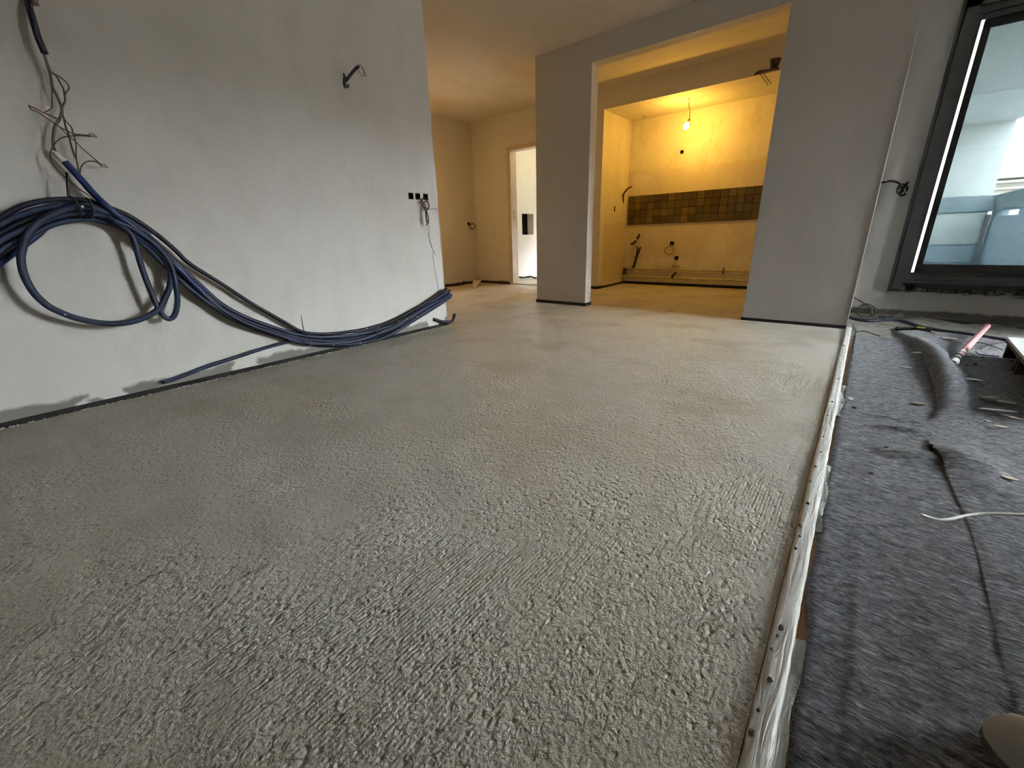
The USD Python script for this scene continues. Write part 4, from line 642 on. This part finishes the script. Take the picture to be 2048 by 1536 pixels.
obj('collar', tube([vc - vd * .008, vc + vd * .008], .021, 12, smooth=False), M['whiteplastic'], t, smooth=True)
obj('cord', tube(KIT['valve_cord'], .005, 6), M['wire_tan'], t, smooth=True)
for (x, z, s, lab) in ((-2.243, 1.822, .022, 'small flush box in the kitchen wall below the bulb'), (-2.262, .611, .03, 'flush box with the big tan cable loop under the tiles'), (-2.175, .404, .028, 'lower square flush box under the tiles')):
    o = mbox(x - s + .0005, x + s - .0005, 6.637, 6.68, z - s + .0005, z + s - .0005) - mbox(x - s + .003, x + s - .003, 6.63, 6.677, z - s + .003, z + s - .003)
    obj('flush_box', o, M['black'], None, lab, 'socket box', 'flush boxes in the kitchen', smooth=False)
obj('flush_box', [mbox(-3.035, -3.009, 6.192, 6.223, z, z + .028) - mbox(-3.033, -3.0, 6.195, 6.220, z + .003, z + .025) for z in (1.088, 1.124)], M['wire_red'], None, 'pair of small dark boxes one above the other on the kitchen side wall', 'socket box', 'flush boxes in the kitchen', smooth=False)
obj('cable_loop', tube(KIT['loop'], .0085, 8), M['wire_tan'], None, 'tan cable wound in a loop hanging from the upper flush box', 'cable', smooth=True)
obj('cable_loop', tube(KIT['loop2'], .006, 8), M['wire_tan'], None, 'small tan cable end curled below the lower flush box', 'cable', smooth=True)
obj('hose_stub', tube(KIT['stub_low'], [.018, .018, .012], 10), M['black'], None, 'short black hose stub in front of the kitchen pipes', 'hose', smooth=True)
obj('conduit_bend', tube(KIT['stub_left'], [.007, .012, .012, .010], 10), M['wire_red'], None, 'dark red curved conduit stub beside the left end of the tiles', 'conduit', smooth=True)
# broken corner of the beam
t = thing('broken_plaster', 'broken dark plaster with lath at the right end of the kitchen beam', 'plaster', (-1.12, 5.75, 2.32))
obj('laths', [m3.Manifold.cube((.19, .03, .012)).rotate((0, 3 * k - 4, 4 * k - 6)).translate((-1.26 + .012 * k, 5.735, 2.315 + .008 * k)) for k in range(4)] + [m3.Manifold.cube((.03, .02, .10)).rotate((0, 12 * k - 10, 0)).translate((-1.11 + .014 * k, 5.74, 2.33)) for k in range(3)], M['wire_brown'], t, smooth=False)
obj('metal_bead', [m3.Manifold.cube((.012, .02, .14)).rotate((0, -38, 0)).translate((-1.12 + .03 * k, 5.75, 2.20)) for k in range(2)], M['plaster_chip'], t, smooth=False)

# ---------------------------------------------------------------- window side: cables and clutter
t = thing('wire_bunch', 'tangled bunch of dark wires on the strip of wall between pillar and window', 'wires', TAN['pix'][0])
obj('feed', tube(TAN['feed'], [.008, .009, .008], 8), M['black'], t, smooth=True)
obj('collar', tube([TAN['feed'][1], tuple(np.array(TAN['feed'][1]) + (.012, 0, .002))], .0105, 8, smooth=False), M['whiteplastic'], t, smooth=True)
obj('bunch', tube(TAN['pix'], .0055, 6), M['black'], t, smooth=True)
p = np.array(TAN['tips'])
obj('wire_tip', [tube([p[0] + (0, 0, .01 * k), p[1] + (0, 0, .012 * k)], .004, 6, smooth=False) for k in range(2)], M['whiteplastic'], t, smooth=True)
obj('cable_coil', tube(TAN['corner_coil'], .0055, 6), M['wire_grey'], None, 'coil of thin grey cable in the floor corner beside the pillar', 'cable', smooth=True)
obj('floor_conduit', tube([(x, y, -.018) for x, y, z in FLR['blue_run']], .016, 10), M['conduit_dark'], None, 'dark blue conduit lying along the foot of the window wall', 'conduit', smooth=True)
t = thing('conduit_end', 'short blue conduit end with grey tip pointing up by the window wall', 'conduit', FLR['blue_end'][0])
a, b = np.array(FLR['blue_end'][0]), np.array(FLR['blue_end'][1])
obj('pipe', tube([a, b], .014, 8), M['conduit'], t, smooth=True)
obj('tip', tube([b, b + (.06, -.02, .03)], .014, 8, smooth=False), M['connector'], t, smooth=True)
obj('grey_hose', tube([(x, y - .07, -.006) for x, y, z in FLR['green_run']], [.012, .016, .02, .026, .03], 10), M['wire_grey'], None, 'grey green flexible hose along the foot of the window wall', 'hose', smooth=True)
obj('white_stick', tube(FLR['thin_strip'], .004, 6), M['wire_tan'], None, 'thin pale stick lying on the felt in front of the window wall', 'stick', smooth=True)
for k, lab in (('loop_wire', 'thin dark wire curving behind the pallet corner'), ('loop_wire2', 'thin dark wire curving out in front of the pallet corner'), ('loop_wire3', 'thin dark wire crossing between the pole and the pallet'), ('edge_wire', 'thin dark cable running down beside the far end of the batten'), ('edge_wire2', 'thin dark cable branching across the far edge of the felt')):
    obj('thin_wire', tube(FLR[k], .0035, 6), M['black'], None, lab, 'wire', smooth=True)
obj('white_strap', tube([(x, y, z + .012) for x, y, z in FLR['white_strap']], .0042, 8), M['whiteplastic'], None, 'white plastic cord lying across the felt at the right edge of the photo', 'cord', smooth=True)
# pink pole with collars
a, b = np.array([.845, 4.75, .03]), np.array([.527, 3.46, .0]); dr = (b - a) / np.linalg.norm(b - a); L = np.linalg.norm(b - a)
t = thing('pole', 'pink pole with black and white collars lying on the felt', 'pole', b)
obj('shaft', tube([a, a + dr * (L - .30)], .019, 12, smooth=False), M['pink'], t, smooth=True)
for s, e, r_, m in ((.34, .28, .021, 'whiteplastic'), (.28, .20, .020, 'pink'), (.20, .17, .024, 'black'), (.17, .11, .021, 'whiteplastic'), (.11, .07, .03, 'black')):
    obj('collar', tube([a + dr * (L - s), a + dr * (L - e)], r_, 14, smooth=False), M[m], t, smooth=40, label={'whiteplastic': 'white collar', 'black': 'black collar', 'pink': None}[m])
obj('nozzle', tube([a + dr * (L - .07), a + dr * (L - .02)], [.027, .018], 14, smooth=False), M['whiteplastic'], t, smooth=40, label='white nozzle')
obj('tip', tube([a + dr * (L - .02), a + dr * L], [.012, .009], 12, smooth=False), M['black'], t, smooth=40)
# knife
t = thing('utility_knife', 'black knife with a yellow slider at the upper end of the felt ridge', 'knife', (.40, 4.37, .0))
kp = np.array([(.318, 4.42, .012), (.36, 4.39, .022), (.42, 4.36, .034), (.50, 4.33, .035)])
obj('handle', [tube(kp[:3], [.016, .013, .012], 8), tube(kp[2:], [.010, .012, .010], 8), ball(kp[0], .018, 2)], M['black'], t, smooth=True)
obj('slider', tube([kp[2] + (0, -.008, .012), kp[2] + (.045, -.022, .013)], .007, 6, smooth=False), M['yellow'], t, smooth=True)
# pallet
t = thing('pallet', 'low dark timber pallet with a white board on top, at the right edge', 'pallet', (1.1, 3.3, FZ))
PX = .745
def leanx(y): return PX + .045 * (y - 3.0) / .85
top = m3.Manifold.extrude(m3.CrossSection([np.array([(leanx(2.7), 2.7), (1.55, 2.7), (1.62, 3.90), (leanx(3.9), 3.90)])]), .016)
obj('top_board', top.translate((0, 0, .092)), M['board_white'], t, smooth=False, label='white top board')
obj('edge_lath', m3.Manifold.extrude(m3.CrossSection([np.array([(leanx(2.7) - .003, 2.7), (leanx(2.7) + .02, 2.7), (leanx(3.9) + .02, 3.905), (leanx(3.9) - .003, 3.905)])]), .014).translate((0, 0, .078)), M['timber_dark'], t, smooth=False)
for y in (3.84, 3.50, 3.44, 3.04, 2.98, 2.74):
    obj('bearer', rbox(leanx(y) + .004, 1.5, y, y + .02, FZ + .008, .078, .002), M['timber_dark'], t, smooth=False)
for x in (1.05, 1.45): obj('runner', rbox(x, x + .09, 2.72, 3.86, FZ + .007, FZ + .026, .002), M['timber_dark'], t, smooth=False)
# chips
chips = [((.401, 3.73), .07, .04, 'whiteplastic', 20, 12, 'bright white chip in the hollow left of the felt ridge'), ((.324, 3.30), .07, .022, 'plaster_chip', -10, 6, 'narrow pale chip left of the felt ridge, near its middle'), ((.544, 3.26), .06, .02, 'whiteplastic', -8, 4, 'short white sliver right of the felt ridge'), ((.575, 3.175), .11, .03, 'whiteplastic', -12, 4, 'long white sliver right of the felt ridge, below the short one'),
         ((.60, 2.86), .075, .045, 'plaster_grey', 10, 14, 'folded grey plaster chip in the shade below the pallet'), ((.645, 2.82), .085, .05, 'plaster_grey', -35, 12, 'larger grey plaster chip touching the folded one'), ((.585, 2.66), .13, .022, 'whiteplastic', 0, 10, 'long curved white shard, upper one of the crossed pair'), ((.625, 2.60), .10, .016, 'plaster_chip', -40, 8, 'thin pale shard lying under the long curved one'),
         ((.545, 2.495), .03, .016, 'plaster_chip', -10, 6, 'tiny pale chip below the crossed shards'), ((.572, 2.455), .05, .022, 'plaster_chip', -8, 5, 'oval grey chip below the crossed shards, the nearest one'), ((.51, 1.93), .05, .02, 'plaster_chip', -30, 8, 'pale splinter at the right edge above the white cord'), ((.335, 2.62), .05, .03, 'wire_tan', 12, 5, 'brown chip at the lower end of the hollow beside the ridge'),
         ((.085, 2.52), .022, .05, 'whiteplastic', 5, 5, 'white scrap tucked between the batten and the felt edge'), ((.60, 4.30), .10, .05, 'whiteplastic', -15, 6, 'flat white scrap between the knife and the pink pole'), ((.66, 4.25), .06, .05, 'plaster_chip', 25, 10, 'crumpled white scrap just left of the pink pole')]
for i, ((x, y), Lc, Wc, m, ang, tl, lab) in enumerate(chips):
    zb = FZ + .011 if x > seam(y) else FZ + .004
    if 2.45 < y < 4.3 and x < seam(y): zb = FZ + .003
    obj('plaster_chip', shard((x, y, zb + abs(math.sin(math.radians(tl))) * Lc * .3), Lc, Wc, .004, ang, tl * .5, i + 40), M[m], None, lab, 'chip', smooth=False)
dr_ = random.Random(31)
for i, (x, y) in enumerate([(.70, 3.78), (.60, 3.52), (.64, 3.56), (.50, 2.02), (.205, 1.98), (.16, 1.72), (.10, 2.38)]):
    obj('dark_crumb', ball((x, y, FZ + .012), dr_.uniform(.005, .011), 1, (1.3, .9, .7), .8, i), M['crumb'], None, 'small dark crumb lying loose on the grey felt', 'crumb', 'dark crumbs on the felt', smooth=False)
# photographer's boot toe, bottom right
def boot():
    c = np.array([.47, .72, FZ + .012]); d1 = np.array([-.80, .60, 0]); d2 = np.array([.60, .80, 0]); secs = []
    for s, w, h in ((0, .012, .018), (.012, .030, .040), (.035, .043, .058), (.07, .050, .072), (.11, .052, .082), (.16, .050, .092), (.22, .046, .105), (.28, .044, .12)):
        q = c + d1 * (.205 - s); th = np.linspace(-.12, math.pi + .12, 17)
        secs.append([tuple(q + d2 * (math.cos(a) * w * (1.0 if math.sin(a) < .5 else 1.0)) + np.array([0, 0, max(0, math.sin(a)) ** .62 * h + .012])) for a in th])
    return secs, c, d1, d2
secs, bc, d1, d2 = boot()
t = thing('work_boot', 'pale rounded toe of a work boot in the bottom right corner', 'boot', bc)
obj('upper', strip_surface(secs), M['boot'], t, smooth=60)
ol = [tuple((np.array(s[0]) * [1, 1, 0] + [0, 0, FZ + .009])) for s in secs] + [tuple((np.array(s[-1]) * [1, 1, 0] + [0, 0, FZ + .009])) for s in secs[::-1]]
ar = np.array(ol)[:, :2]
if np.sum(ar[:, 0] * np.roll(ar[:, 1], -1) - ar[:, 1] * np.roll(ar[:, 0], -1)) < 0: ar = ar[::-1]
obj('sole', m3.Manifold.extrude(m3.CrossSection([ar]), .016).translate((0, 0, FZ + .009)), M['boot_sole'], t, smooth=False)
